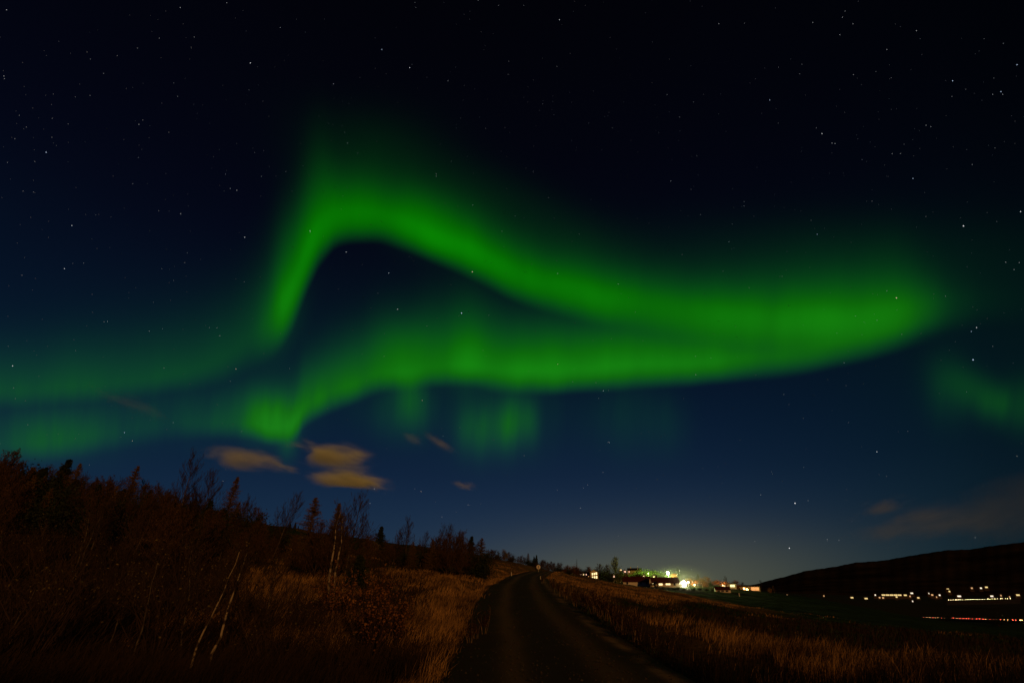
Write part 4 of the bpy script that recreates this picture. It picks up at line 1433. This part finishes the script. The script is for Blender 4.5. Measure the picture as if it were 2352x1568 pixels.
house(1433, 1495, 1344, 280, 9, 11, 'long low farmhouse with red roof and white left gable', windows=[(1440, 1444, 1336, 1341, GLASS), (1470, 1475, 1336, 1341, GLASS), (1483, 1487, 1336, 1341, GLASS)], chimneys=[1478], depth=6, yaw=5)
house(1497, 1560, 1349, 276, 11, 12, 'red roofed white house with two bright lit windows beside the floodlit wall', windows=[(1501, 1509, 1338, 1342.5, LITW), (1515, 1523, 1338.5, 1343.5, LITW), (1530, 1540, 1338, 1343, LITW), (1547, 1551, 1339, 1344, GLASS)], chimneys=[1512], depth=6, yaw=4)
house(1492.5, 1497.5, 1345, 272, 10, 10, 'narrow white gabled porch between the two red roofed houses', roof=R_RED, front_gable=True, depth=8, windows=[(1494, 1496.3, 1338, 1342, GLASS)])
house(1544, 1557, 1340, 300, 14, 8, 'dark gabled barn rising behind the red roofed white house', wall=W_DARK, roof=R_RED, front_gable=False, depth=5, name='barn', cat='barn', windows=[(1548, 1551, 1328, 1331, GLASS)])
house(1528, 1543, 1340, 306, 15, 8, 'small white outbuilding whose gable glows in the green lamp light', roof=R_GREEN, front_gable=True, depth=5, name='outbuilding', cat='outbuilding', windows=[(1533, 1538, 1327, 1332, GLASS)])  # green roof colour also carries the green lamp light
house(1562, 1577, 1349, 281, 12, 2, 'white flat annex blazing in the floodlight', flat=True, depth=4, name='annex', cat='annex', windows=[(1564.5, 1567, 1340, 1345, GLASS)])
house(1376, 1433, 1343, 292, 12, 2, 'long whitish low shed behind the bare hedge', flat=True, roof=R_DARK, depth=5, name='shed', cat='shed', windows=[(1390, 1394, 1334, 1338, GLASS), (1412, 1416, 1334, 1338, GLASS)])
house(1357, 1375, 1335, 283, 22, 6, 'tall narrow house with six brightly lit windows in two rows', wall=W_CREAM, roof=R_GREEN, front_gable=True, depth=7,
      windows=[(1360.5, 1363.2, 1315, 1320, LITW), (1364.8, 1367.5, 1314.5, 1319.5, LITW), (1369, 1372.5, 1313.5, 1319, LITW), (1360.5, 1363.2, 1323, 1327.5, LITW), (1364.8, 1367.5, 1322.5, 1327.5, LITW), (1369, 1372.5, 1322, 1327.5, LITW)])
house(1442, 1474, 1318, 352, 9, 5, 'hilltop house with dark hipped roof above the green hedge trees', wall=W_CREAM, roof=R_DARK, depth=8, windows=[(1445, 1447, 1311, 1313.5, LITP), (1462, 1465, 1310, 1313, GLASS)], chimneys=[1450])
house(1431, 1440, 1319, 345, 8, 4, 'small dark cottage with pink lit window left of the hilltop house', wall=W_DARK, roof=R_DARK, front_gable=True, depth=5, windows=[(1434, 1438, 1310.5, 1314, LITP)], name='cottage', cat='cottage')
house(1423, 1430, 1318, 348, 9, 4, 'tiny cottage with yellow lit gable left of the pink windowed one', wall=W_CREAM, roof=R_DARK, front_gable=True, depth=5, windows=[(1425, 1428.5, 1307, 1309.5, LIT)], name='cottage', cat='cottage')
house(1405, 1414, 1327, 300, 8, 4, 'dark cottage with a pink lit window under the tall bare tree', wall=W_DARK, roof=R_DARK, front_gable=True, depth=5, windows=[(1409, 1412.5, 1321.5, 1325, LITP)], name='cottage', cat='cottage')
house(1475, 1484, 1328, 312, 7, 4, 'dark cottage with one small light behind the long red roof', wall=W_DARK, roof=R_DARK, front_gable=True, depth=5, windows=[(1478, 1480.5, 1322, 1324.5, LITP)], name='cottage', cat='cottage')
house(1498, 1507, 1329, 312, 7, 4, 'dark cottage with a pale lit window behind the gap between red roofs', wall=W_DARK, roof=R_DARK, front_gable=True, depth=5, windows=[(1501, 1504.5, 1323, 1326, LIT)], name='cottage', cat='cottage')
house(1326, 1354, 1328, 290, 11, 4, 'dark house behind trees with a row of small pink lit windows', wall=W_DARK, roof=R_DARK, depth=6, windows=[(1334, 1336, 1317, 1319.5, LITP), (1340, 1342, 1316.5, 1320, LIT), (1346, 1348, 1317, 1320, LITP), (1351, 1353, 1322.5, 1325, LITO)])
house(1277, 1309, 1324, 240, 10, 7, 'pale gabled farm building just over the crest of the meadow', wall=W_CREAM, roof=R_DARK, front_gable=True, depth=9, name='farm_building', cat='barn', windows=[(1302, 1305, 1317, 1321, GLASS)], yaw=-14)
house(1646, 1677, 1360.5, 262, 6.5, 6, 'small white cottage with red roof and three dark windows', depth=5, windows=[(1650, 1655, 1355.5, 1358.5, GLASS), (1658, 1663, 1355.5, 1358.5, GLASS), (1667, 1672, 1355.5, 1358.5, GLASS)], yaw=6)
house(1664, 1691, 1357, 322, 16, 2, 'white flat roofed house with glowing upper window', flat=True, roof=R_DARK, depth=7, windows=[(1666, 1669, 1344, 1349, LITW), (1679, 1688, 1343, 1348, LITW)])
house(1704, 1743, 1357, 330, 10, 2, 'low flat garage glowing orange from its wide open door', flat=True, wall=W_CREAM, roof=R_DARK, depth=7, name='garage', cat='garage', windows=[(1726, 1741, 1348.5, 1355.5, LITO)])
house(1632, 1657, 1353, 300, 4, 4, 'low shed with greenish metal roof between orange trees', wall=W_DARK, roof=R_GREEN, depth=6, name='shed', cat='shed', windows=[(1636, 1639, 1350.5, 1352.5, GLASS)])


# lamps
def yard_lamp(px, py, pb, r, lens, size, power, rgb, label, off=1.2):
    p = pos(px, py, r)
    zb = min(pos(px, pb, r).z, p.z - 1)
    root = empty('yard_lamp', (p.x, p.y, zb), -math.atan2(p.x, p.y), label, 'lamp')
    h = p.z - zb
    link('post', MB().tube([(0, 0, -.6), (0, 0, h - .1)], [.09, .06], 8).mesh(), STEEL, root)
    hd = link('lamp_head', MB().box(-.32, .32, -.05, .45, h + size * .7, h + size * .7 + .14).mesh(), DIRTY, root)
    s = Plant(3)
    me = MB()
    me.tube([(0, -.02, h + size * math.cos(math.pi * (1 - i / 8))) for i in range(9)], [max(size * math.sin(math.pi * i / 8), .01) for i in range(9)], 10)
    o = link('lamp_lens', me.mesh('lamp_lens', True), lens, root)
    if power:
        l = bpy.data.lights.new('lamp_light', 'POINT')
        l.energy = power
        l.color = rgb
        l.shadow_soft_size = .5
        lo = bpy.data.objects.new('lamp_light', l)
        C.objects.link(lo)
        lo.parent = root
        lo.location = (0, -off, h)
    return root


yard_lamp(1571, 1338.5, 1349, 278, LAMP_W, .95, 5200, (1, .86, .45), 'blazing white floodlight in front of the white annex')
yard_lamp(1580.5, 1337, 1350, 280, LAMP_W, .30, 300, (1, .86, .45), 'small white lamp just right of the blazing floodlight')
yard_lamp(1534, 1315.5, 1330, 300, LAMP_G, .75, 30000, (.72, 1, .22), 'green white lamp on a pole above the small gabled outbuilding')
yard_lamp(1489, 1316, 1330, 318, LAMP_G, .12, 14000, (.75, 1, .25), 'extra lamp brightening the green hedge trees', off=6)  # extra light well ahead of the post, to brighten the trees
yard_lamp(1709, 1351, 1357, 324, LAMP_O, .45, 150, (1, .5, .15), 'orange lamp at the left corner of the low garage')
yard_lamp(1716, 1353.5, 1357, 322, LAMP_O, .6, 150, (1, .5, .15), 'brighter orange lamp in front of the low garage')
yard_lamp(1595, 1342.5, 1350, 300, LAMP_O, .35, 2200, (1, .6, .2), 'orange lamp under the rusty trees right of the floodlight')
yard_lamp(1660, 1343, 1352, 305, LAMP_O, .14, 2200, (1, .55, .2), 'added lamp brightening the yard between the orange trees and the white flat roofed house')  # lamp added to brighten this part of the yard

# added haze volume that imitates the glare halo of the strong lamps
mm = bpy.data.materials.new('lamp_halo_haze')
mm.use_nodes = True
mm.node_tree.nodes.clear()
n = Nodes(mm.node_tree)
t = n.new('ShaderNodeTexCoord')
ln = n.new('ShaderNodeVectorMath')
ln.operation = 'LENGTH'
mm.node_tree.links.new(t.outputs['Object'], ln.inputs[0])
fade = n.math('SUBTRACT', 1.0, n.smooth(ln.outputs['Value'], .1, 1.0))
pv = n.new('ShaderNodeVolumePrincipled')
pv.inputs['Color'].default_value = (.95, .95, .95, 1)
n.plug(pv.inputs['Density'], n.math('MULTIPLY', fade, .0075))
o_ = n.new('ShaderNodeOutputMaterial')
mm.node_tree.links.new(pv.outputs[0], o_.inputs['Volume'])
mc = pos(1560, 1336, 287)
bmv, bmf = [], []
for i in range(11):
    for j in range(24):
        t1, p1 = math.pi * i / 10, 2 * math.pi * j / 24
        bmv.append((math.sin(t1) * math.cos(p1), math.sin(t1) * math.sin(p1), math.cos(t1)))
for i in range(10):
    for j in range(24):
        bmf.append((i * 24 + j, (i + 1) * 24 + j, (i + 1) * 24 + (j + 1) % 24, i * 24 + (j + 1) % 24))
mo = link('lamp_halo', np_mesh('lamp_halo', bmv, bmf, True), mm, loc=mc)
mo.scale = (22, 18, 9)
tag(mo, kind='stuff')

# farmyard trees
HG = 'garden trees lit green beside the farm lamp'
for px, top, r, k, w in [(1448, 1315, 318, 'green', 1.9), (1457, 1311, 322, 'green', 1.9), (1466, 1309, 324, 'green', 1.9), (1476, 1307, 322, 'green', 1.8), (1485, 1306, 326, 'green', 1.7), (1494, 1308, 322, 'green', 1.8), (1503, 1311, 322, 'green', 1.9), (1512, 1313, 318, 'green', 1.9), (1520, 1317, 315, 'green', 1.9)]:
    stand(px, r, top, (k, int(px) % 2), 'round garden tree lit yellow green, in the row under the hilltop house', group=HG, wide=w, lean=0)
stand(1419, 283, 1308, ('green', 0), 'separate round tree lit yellow green behind the long whitish shed', wide=1.2, lean=0)
stand(1412, 330, 1283, ('vase', 1), 'tall vase shaped bare tree standing highest over the farm', wide=1.3, lean=0)
stand(1557, 320, 1307, ('birch', 0), 'thin bare tree above the end of the dark barn', wide=.8, lean=0)
stand(1583, 300, 1325, ('rust', 1), 'dim orange tree immediately right of the floodlight', wide=1.7999999999999998, lean=0)
stand(1597, 310, 1321, ('birch', 1), 'greyish bare tree between dim and bright orange trees', wide=1, lean=0)
stand(1614, 306, 1320, ('rust', 0), 'tallest bright orange tree in the yard right of the floodlight', wide=1.35, lean=0)
stand(1626, 296, 1331, ('dark', 0), 'small dark tree between two orange ones in the yard', wide=1, lean=0)
stand(1645, 308, 1330, ('rust', 1), 'broad orange tree behind the green roofed shed', wide=2.0999999999999996, lean=0)
stand(1661, 316, 1325, ('birch', 0), 'bare tree behind the broad orange one', wide=1.4, lean=0)
stand(1679, 330, 1329, ('rust', 0), 'orange tree behind the white flat roofed house', wide=1.6500000000000001, lean=0)
stand(1699, 335, 1338, ('brown', 0), 'brown tree right of the white flat roofed house', wide=1.6, lean=0)
stand(1738, 345, 1334, ('birch', 1), 'small bare tree over the orange garage', wide=1, lean=0)
stand(1757, 325, 1348, ('rust', 0), 'small orange tree right of the orange garage', wide=1, lean=0)
stand(1766, 325, 1346, ('brown', 0), 'small brown tree farthest right on the farm terrace', wide=1, lean=0)
stand(1388, 288, 1300, ('dark', 1), 'dark evergreen just right of the house with six lit windows', wide=.9, lean=0)
stand(1398, 276, 1306, ('dark', 0), 'lower dark evergreen left of the tall vase shaped tree', wide=1, lean=0)
for px, top in [(1382, 1333), (1392, 1332), (1400, 1334), (1409, 1333), (1418, 1334), (1427, 1335)]:
    stand(px, 284, top, ('birch', int(px) % 2), 'low bare hedge plant before the whitish shed', cat='shrub', group='bare hedge in front of the shed', wide=1.6, lean=0)
for px, top in [(1517, 1347), (1529, 1348), (1541, 1346.5), (1552, 1345), (1563, 1347.5), (1585, 1348), (1600, 1349), (1615, 1349), (1628, 1352)]:
    stand(px, 258, top, ('dark', int(px) % 2), 'low dark shrub on the farm bank below the houses', cat='shrub', group='dark shrubs on the bank below the farm', wide=2.6, lean=0)

for px, top, r, w, lb in [(2246, 1411, 470, 2.2, 'dark bush hiding part of the lower valley road'), (2128, 1409, 500, 2.6, 'dark bush at the left end of the lower valley road'), (1905, 1392, 300, 2.4, 'dark shrub on the edge of the green field below the valley lights'),
                          (2020, 1418, 210, 2.6, 'low dark shrub in the middle of the green field'), (2190, 1438, 190, 2.8, 'low dark shrub toward the right of the green field')]:
    stand(px, r, top, ('dark', int(px) % 2), lb, cat='shrub', wide=w, lean=0)
# small things of the farm
tr = pos(1502, 1348, 262)
t = empty('tractor', tr, -math.atan2(tr.x, tr.y) + .15, 'dark tractor parked before the gap between the red roofed houses', 'tractor')
link('body', MB().box(-1.9, .3, -.45, .45, .75, 1.45).box(-2.05, -1.9, -.4, .4, .7, 1.3).box(.1, 1.7, -.7, .7, .7, 1.1).mesh(), DIRTY, t)
cab = link('cab', MB().box(.0, 1.5, -.75, .75, 2.35, 2.5).box(0, .09, -.72, -.63, 1.1, 2.35).box(0, .09, .63, .72, 1.1, 2.35).box(1.4, 1.49, -.72, -.63, 1.1, 2.35).box(1.4, 1.49, .63, .72, 1.1, 2.35).mesh(), DIRTY, t)
link('window', MB().box(.09, 1.4, -.69, -.66, 1.12, 2.33).mesh(), GLASS, cab)
for (wx, rad) in ((-1.3, .5), (1.1, .85)):
    for sy_ in (-1, 1):
        w_ = link('wheel', MB().tube([(wx, sy_ * .65, rad), (wx, sy_ * 1.0, rad)], [rad, rad], 18).mesh(), RUBBER, t)
        link('rim', MB().tube([(wx, sy_ * .99, rad), (wx, sy_ * 1.03, rad)], [rad * .5, rad * .5], 12).mesh(), STEEL, w_)
link('exhaust_pipe', MB().tube([(-1.0, .2, 1.4), (-1.0, .2, 2.2)], [.05, .05], 8).mesh(), STEEL, t)

fp = pos(1466, 1318, 345)
o = empty('flagpole', fp, 0, 'thin white flagpole in front of the hilltop house', 'flagpole')
hp = (1318 - 1300) * mpp(345)[1]
link('pole', MB().tube([(0, 0, -.5), (0, 0, hp)], [.14, .09], 8).mesh(), W_WHITE, o)
link('finial', MB().tube([(0, 0, hp), (0, 0, hp + .12), (0, 0, hp + .22)], [.05, .11, .02], 8).mesh(), W_WHITE, o)

sw = pos(1609, 1349, 290)
o = empty('swing_frame', sw, -math.atan2(sw.x, sw.y), 'pale greenish play swing frame in the lit yard', 'swing')
link('frame', MB().tube([(-1.1, 0, -.3), (-.9, 0, 2.1)], [.07, .07]).tube([(1.1, 0, -.3), (.9, 0, 2.1)], [.07, .07]).tube([(-.95, 0, 2.1), (.95, 0, 2.1)], [.07, .07]).mesh(), W_WHITE, o)
link('seat', MB().box(-.3, .3, -.12, .12, .45, .5).tube([(-.25, 0, .5), (-.25, 0, 2.05)], [.02, .02]).tube([(.25, 0, .5), (.25, 0, 2.05)], [.02, .02]).mesh(), R_RED, o)


# posts and the road sign
def post(px, pb, pt, r, label, mat=W_WHITE, rad=.05, lean=0.0, name='marker_post', cat='post', cap=True, lean_px=0):
    b = pos(px, pb, r)
    zg = g1(b.x, b.y)
    h = max((pb - pt) * mpp(r)[1], .4)
    o = empty(name, (b.x, b.y, zg), 0, label, cat)
    lx = lean_px * mpp(r)[0]
    link('pole', MB().tube([(0, 0, -.3), (lx, 0, h)], [rad, rad], 8).mesh(), mat, o)
    if cap: link('cap', MB().tube([(lx * .9, 0, h * .88), (lx * .95, 0, h * .94)], [rad * 1.15, rad * 1.15], 8).mesh(), DIRTY, o)
    return o


post(1174.5, 1326, 1315, 74, 'pale marker post left of the road crest', rad=.045)
post(1241.6, 1333, 1325, 60, 'pale marker post right of the road nearest the crest', rad=.045)
post(1271, 1340, 1328, 52, 'white marker post standing in the meadow edge right of the road', rad=.045)
post(1062, 1360, 1333, 36, 'leaning wooden stake in the bright grass left of the road', mat=STALK, rad=.045, lean_px=-3, cap=False, name='wooden_stake', cat='stake')
post(966, 1285, 1271, 62, 'thin white pole on the green patch of the left hill', rad=.04)
post(1294, 1358, 1341, 40, 'leaning dry stick on the right verge', mat=STALK, rad=.022, lean_px=7, cap=False, name='wooden_stake', cat='stake')
post(1273, 1362, 1338, 42, 'dark fence post on the right verge, farther of two', mat=B_DARK, rad=.07, cap=False, name='fence_post')
post(1289, 1378, 1352, 35, 'dark fence post on the right verge, nearer of two', mat=B_DARK, rad=.07, cap=False, name='fence_post')
post(1698.5, 1369, 1361, 235, 'short white post on the dark field below the garage', rad=.16, cap=False)

b = pos(1237, 1316, 96)
zs = pos(1237, 1301.5, 96).z
o = empty('road_sign', (b.x, b.y, g1(b.x, b.y)), -math.atan2(b.x, b.y), 'round white road sign at the crest of the road', 'road sign')
hh = zs - g1(b.x, b.y)
link('pole', MB().tube([(0, .04, -.3), (0, .04, hh + .3)], [.035, .035], 8).mesh(), STEEL, o)
pl_ = link('plate', MB().tube([(0, -.02, hh), (0, .0, hh)], [.34, .34], 24).mesh(), W_WHITE, o)
link('marking', MB().box(-.045, .045, -.035, -.022, hh - .2, hh + .2).mesh(), DIRTY, pl_)

# ------------------------------------------------------------------ across the valley: farms with lit windows
ORD = ['first', 'second', 'third', 'fourth', 'fifth', 'sixth', 'seventh', 'eighth', 'ninth', 'tenth', 'eleventh', 'twelfth', 'thirteenth', 'fourteenth', 'fifteenth', 'sixteenth', 'seventeenth', 'eighteenth', 'nineteenth', 'twentieth',
       'twenty-first', 'twenty-second', 'twenty-third', 'twenty-fourth', 'twenty-fifth', 'twenty-sixth', 'twenty-seventh', 'twenty-eighth', 'twenty-ninth', 'thirtieth']
FARMS = [(1858.5, 1371, 'w', 1.2, 1500), (1893, 1368, 'o', 1.5, 1500), (1957.5, 1372, 'y', 4.5, 1700), (1990, 1374, 'y', 5, 1700), (2011, 1366, 'w', 2, 1850), (2021, 1372, 'o', 2.5, 1800), (2029, 1372.5, 'o', 3, 1800),
         (2060, 1370.5, 'y', 3, 1850), (2080, 1366.5, 'y', 4.5, 1900), (2095, 1362, 'w', 4, 1950), (2091, 1369, 'o', 2, 1900), (2110, 1372.5, 'y', 3.5, 1850), (2097, 1380.5, 'w', 1.6, 1500), (2135, 1362.5, 'w', 2, 2000), (2142, 1366, 'o', 3, 1950),
         (2159, 1366.5, 'w', 2.5, 1950), (2152, 1371, 'o', 1.4, 1900), (2178, 1353, 'y', 3.5, 2150), (2181.5, 1358, 'y', 2.5, 2100), (2204, 1369, 'w', 5, 1950), (2233, 1350.5, 'o', 2.5, 2200), (2254, 1350.5, 'w', 2.5, 2200),
         (2266.5, 1348.5, 'y', 3.5, 2200), (2279, 1369, 'w', 4, 1950), (2339, 1366.5, 'y', 4.5, 1950), (2300, 1367.5, 'o', 1.5, 1950), (2320, 1371, 'o', 1.2, 1900)]
FARMS.sort()
PANE = {'y': glow_mat('far_yellow_window', (1, .74, .30), .9), 'w': glow_mat('far_white_window', (1, .88, .68), 1.1), 'o': glow_mat('far_orange_window', (1, .55, .25), .7)}
COLN = {'y': 'yellow', 'w': 'white', 'o': 'orange'}
for i, (px, py, c, wpx, r) in enumerate(FARMS):
    hw = wpx * .5
    house(px - hw - 2.2, px + hw + 1.2, py + 2.6, r, 4.6, 1.8, '%s lit far farmhouse, %s from the left across the valley' % (COLN[c], ORD[i]), wall=W_DARK, roof=R_DARK, depth=9, windows=[(px - hw, px + hw, py - 1.2, py + 1.4, PANE[c])],
          name='farmhouse', cat='farmhouse', group='lit farms across the valley', sink=6)
house(2031, 2066, 1369, 1850, 4.4, 1.5, 'long greenhouse shining warm yellow among the far farm lights', wall=W_DARK, roof=R_DARK, depth=12, windows=[(2033 + i * 6.4, 2038.6 + i * 6.4, 1365, 1367.6, PANE['y']) for i in range(5)], name='greenhouse', cat='greenhouse', sink=6)
house(1803, 1812, 1369, 900, 4, 2, 'lone dark cabin with a small orange light on the slope right of the farm', wall=W_DARK, roof=R_DARK, depth=6, windows=[(1807, 1809.5, 1364.8, 1367, PANE['o'])], name='cabin', cat='cabin', sink=4)

# ------------------------------------------------------------------ valley roads with rows of added cars that imitate light trails
def strip(name, a, b_, ra, rb, width, mat):
    """a straight asphalt road laid between two survey points"""
    P, Q = pos(a[0], a[1], ra), pos(b_[0], b_[1], rb)
    n_ = 60
    sd = (Q - P).cross(Vector((0, 0, 1))).normalized() * width / 2
    v, f = [], []
    for i in range(n_ + 1):
        c = P.lerp(Q, i / n_)
        for sgn in (-1, 1):
            v.append(tuple(c + sd * sgn))
        for sgn in (-1, 1):
            v.append(tuple(c + sd * sgn * 2.2 - Vector((0, 0, 7))))
    for i in range(n_):
        k = i * 4
        f += [(k, k + 1, k + 5, k + 4), (k + 2, k, k + 4, k + 6), (k + 1, k + 3, k + 7, k + 5)]
    me = np_mesh(name, v, f)
    tag(link(name, me, mat), kind='structure')
    return P, Q


ASPH = material('asphalt', (.03, .03, .03), (.05, .05, .05), scale=.3, rough=.9)


def make_car(paint, facing, lamp, lampmat):
    root = bpy.data.objects.new('car', None)
    C.objects.link(root)
    link('body', MB().prism([(-2.1, .35), (2.1, .35), (2.15, .75), (1.2, .95), (.6, 1.42), (-1.2, 1.42), (-1.9, .98), (-2.15, .9)], -.85, .85).mesh(), paint, root)
    link('window', MB().prism([(-1.1, 1.0), (.95, 1.0), (.52, 1.37), (-1.0, 1.37)], -.865, .865).mesh(), GLASS, root)
    for wx in (-1.35, 1.35):
        for sy_ in (-1, 1):
            link('wheel', MB().tube([(wx, sy_ * .62, .33), (wx, sy_ * .88, .33)], [.33, .33], 12).mesh(), RUBBER, root)
    for sy_ in (-1, 1):
        link(lamp, MB().tube([(facing * 1.9, sy_ * .70, .72), (facing * 2.3, sy_ * .70, .72)], [.17, .19], 10).mesh(), lampmat, root)
    return root


HEAD = glow_mat('head_lamp', (1, .74, .34), 45)
TAIL = glow_mat('tail_lamp', (1, .10, .05), 22)
AMB = glow_mat('amber_lamp', (1, .50, .15), 14)
PAINT = material('dark_car_paint', (.02, .02, .025), rough=.35, spec=.5)


def trail_cars(P, Q, count, paints, lamp, mats, words, group, skip=()):
    d = (Q - P).normalized()
    yaw = math.atan2(d.y, d.x)
    masters = [make_car(PAINT, 1, lamp, m) for m in mats]
    used = [False] * len(masters)
    for i in range(count):
        c = P.lerp(Q, (i + .5 + rng.uniform(-.2, .2)) / count)
        k = 0 if rng.random() < .7 else len(masters) - 1
        k = min(k, len(masters) - 1)
        mst = masters[k]
        if used[k]:
            o = mst.copy()
            C.objects.link(o)
            for ch in mst.children:
                cc = ch.copy()
                C.objects.link(cc)
                cc.parent = o
        else:
            o = mst
            used[k] = True
        o.location = c + Vector((0, 0, .02))
        # lamps turned toward the near side of the valley
        o.rotation_euler = (0, 0, yaw + (math.pi if lamp == 'headlight' else 0.0))
        for kk in ('label', 'category', 'group'):
            if kk in o: del o[kk]
        tag(o, words % ORD[i], 'car', group)
    for k, mst in enumerate(masters):
        if not used[k]:
            for ch in list(mst.children): bpy.data.objects.remove(ch)
            bpy.data.objects.remove(mst)


P, Q = strip('valley_road', (2176, 1378), (2345, 1374.5), 1250, 1230, 9, ASPH)
trail_cars(P.lerp(Q, .03), P.lerp(Q, .91), 26, None, 'headlight', [HEAD], 'car added to form the yellow white light trail, %s from the left on the upper valley road', 'cars forming the light trail on the upper valley road')
P, Q = strip('farm_track', (1908, 1385.6), (1946, 1384.6), 1000, 1000, 6, ASPH)
trail_cars(P.lerp(Q, .15), P.lerp(Q, .8), 5, None, 'headlight', [HEAD], 'car added to form the yellow light streak, %s from the left on the short far track', 'cars forming the light streak on the short far track')
P, Q = strip('lower_road', (2105, 1418), (2420, 1428), 640, 560, 8, ASPH)
trail_cars(P.lerp(Q, .05), P.lerp(Q, .80), 30, None, 'taillight', [TAIL, AMB], 'car added to form the red and amber light trail, %s from the left on the lower valley road', 'cars forming the light trail on the lower valley road')

# ------------------------------------------------------------------ unseen wood added behind the viewpoint to shade the near ground
wv, wf = [], []
G = np.random.RandomState(5)
wp = Plant(400)
for i in range(26):
    x = -34 + i * 2.7 + G.uniform(-1, 1)
    y = -9 - G.uniform(0, 7) + x * .12
    h = np.interp(x, [-34, -12, 2, 12, 34], [13, 11, 6.0, 6.5, 8]) * G.uniform(.8, 1.15)
    z0 = g1(x, y)
    wp.seg(Vector((x, y, z0 - .2)), Vector((x + .3, y, z0 + h * .9)), h * .018, h * .004, 6)
    for j in range(34):
        t = G.uniform(.12, 1)
        a = G.uniform(0, 6.28)
        L_ = h * .32 * (1.1 - t)
        o_ = Vector((x + .3 * t, y, z0 + h * .9 * t))
        e = o_ + Vector((math.cos(a) * L_, math.sin(a) * L_, L_ * .5))
        wp.seg(o_, e, h * .004, h * .0015)
        for _ in range(16):
            wp.leaf(o_.lerp(e, G.uniform(.2, 1.1)) + Vector(G.normal(0, .35, 3)), G.uniform(.25, .6), .2)
tag(link('shade_woods', wp.mesh('shade_woods'), L_DARK), kind='stuff')
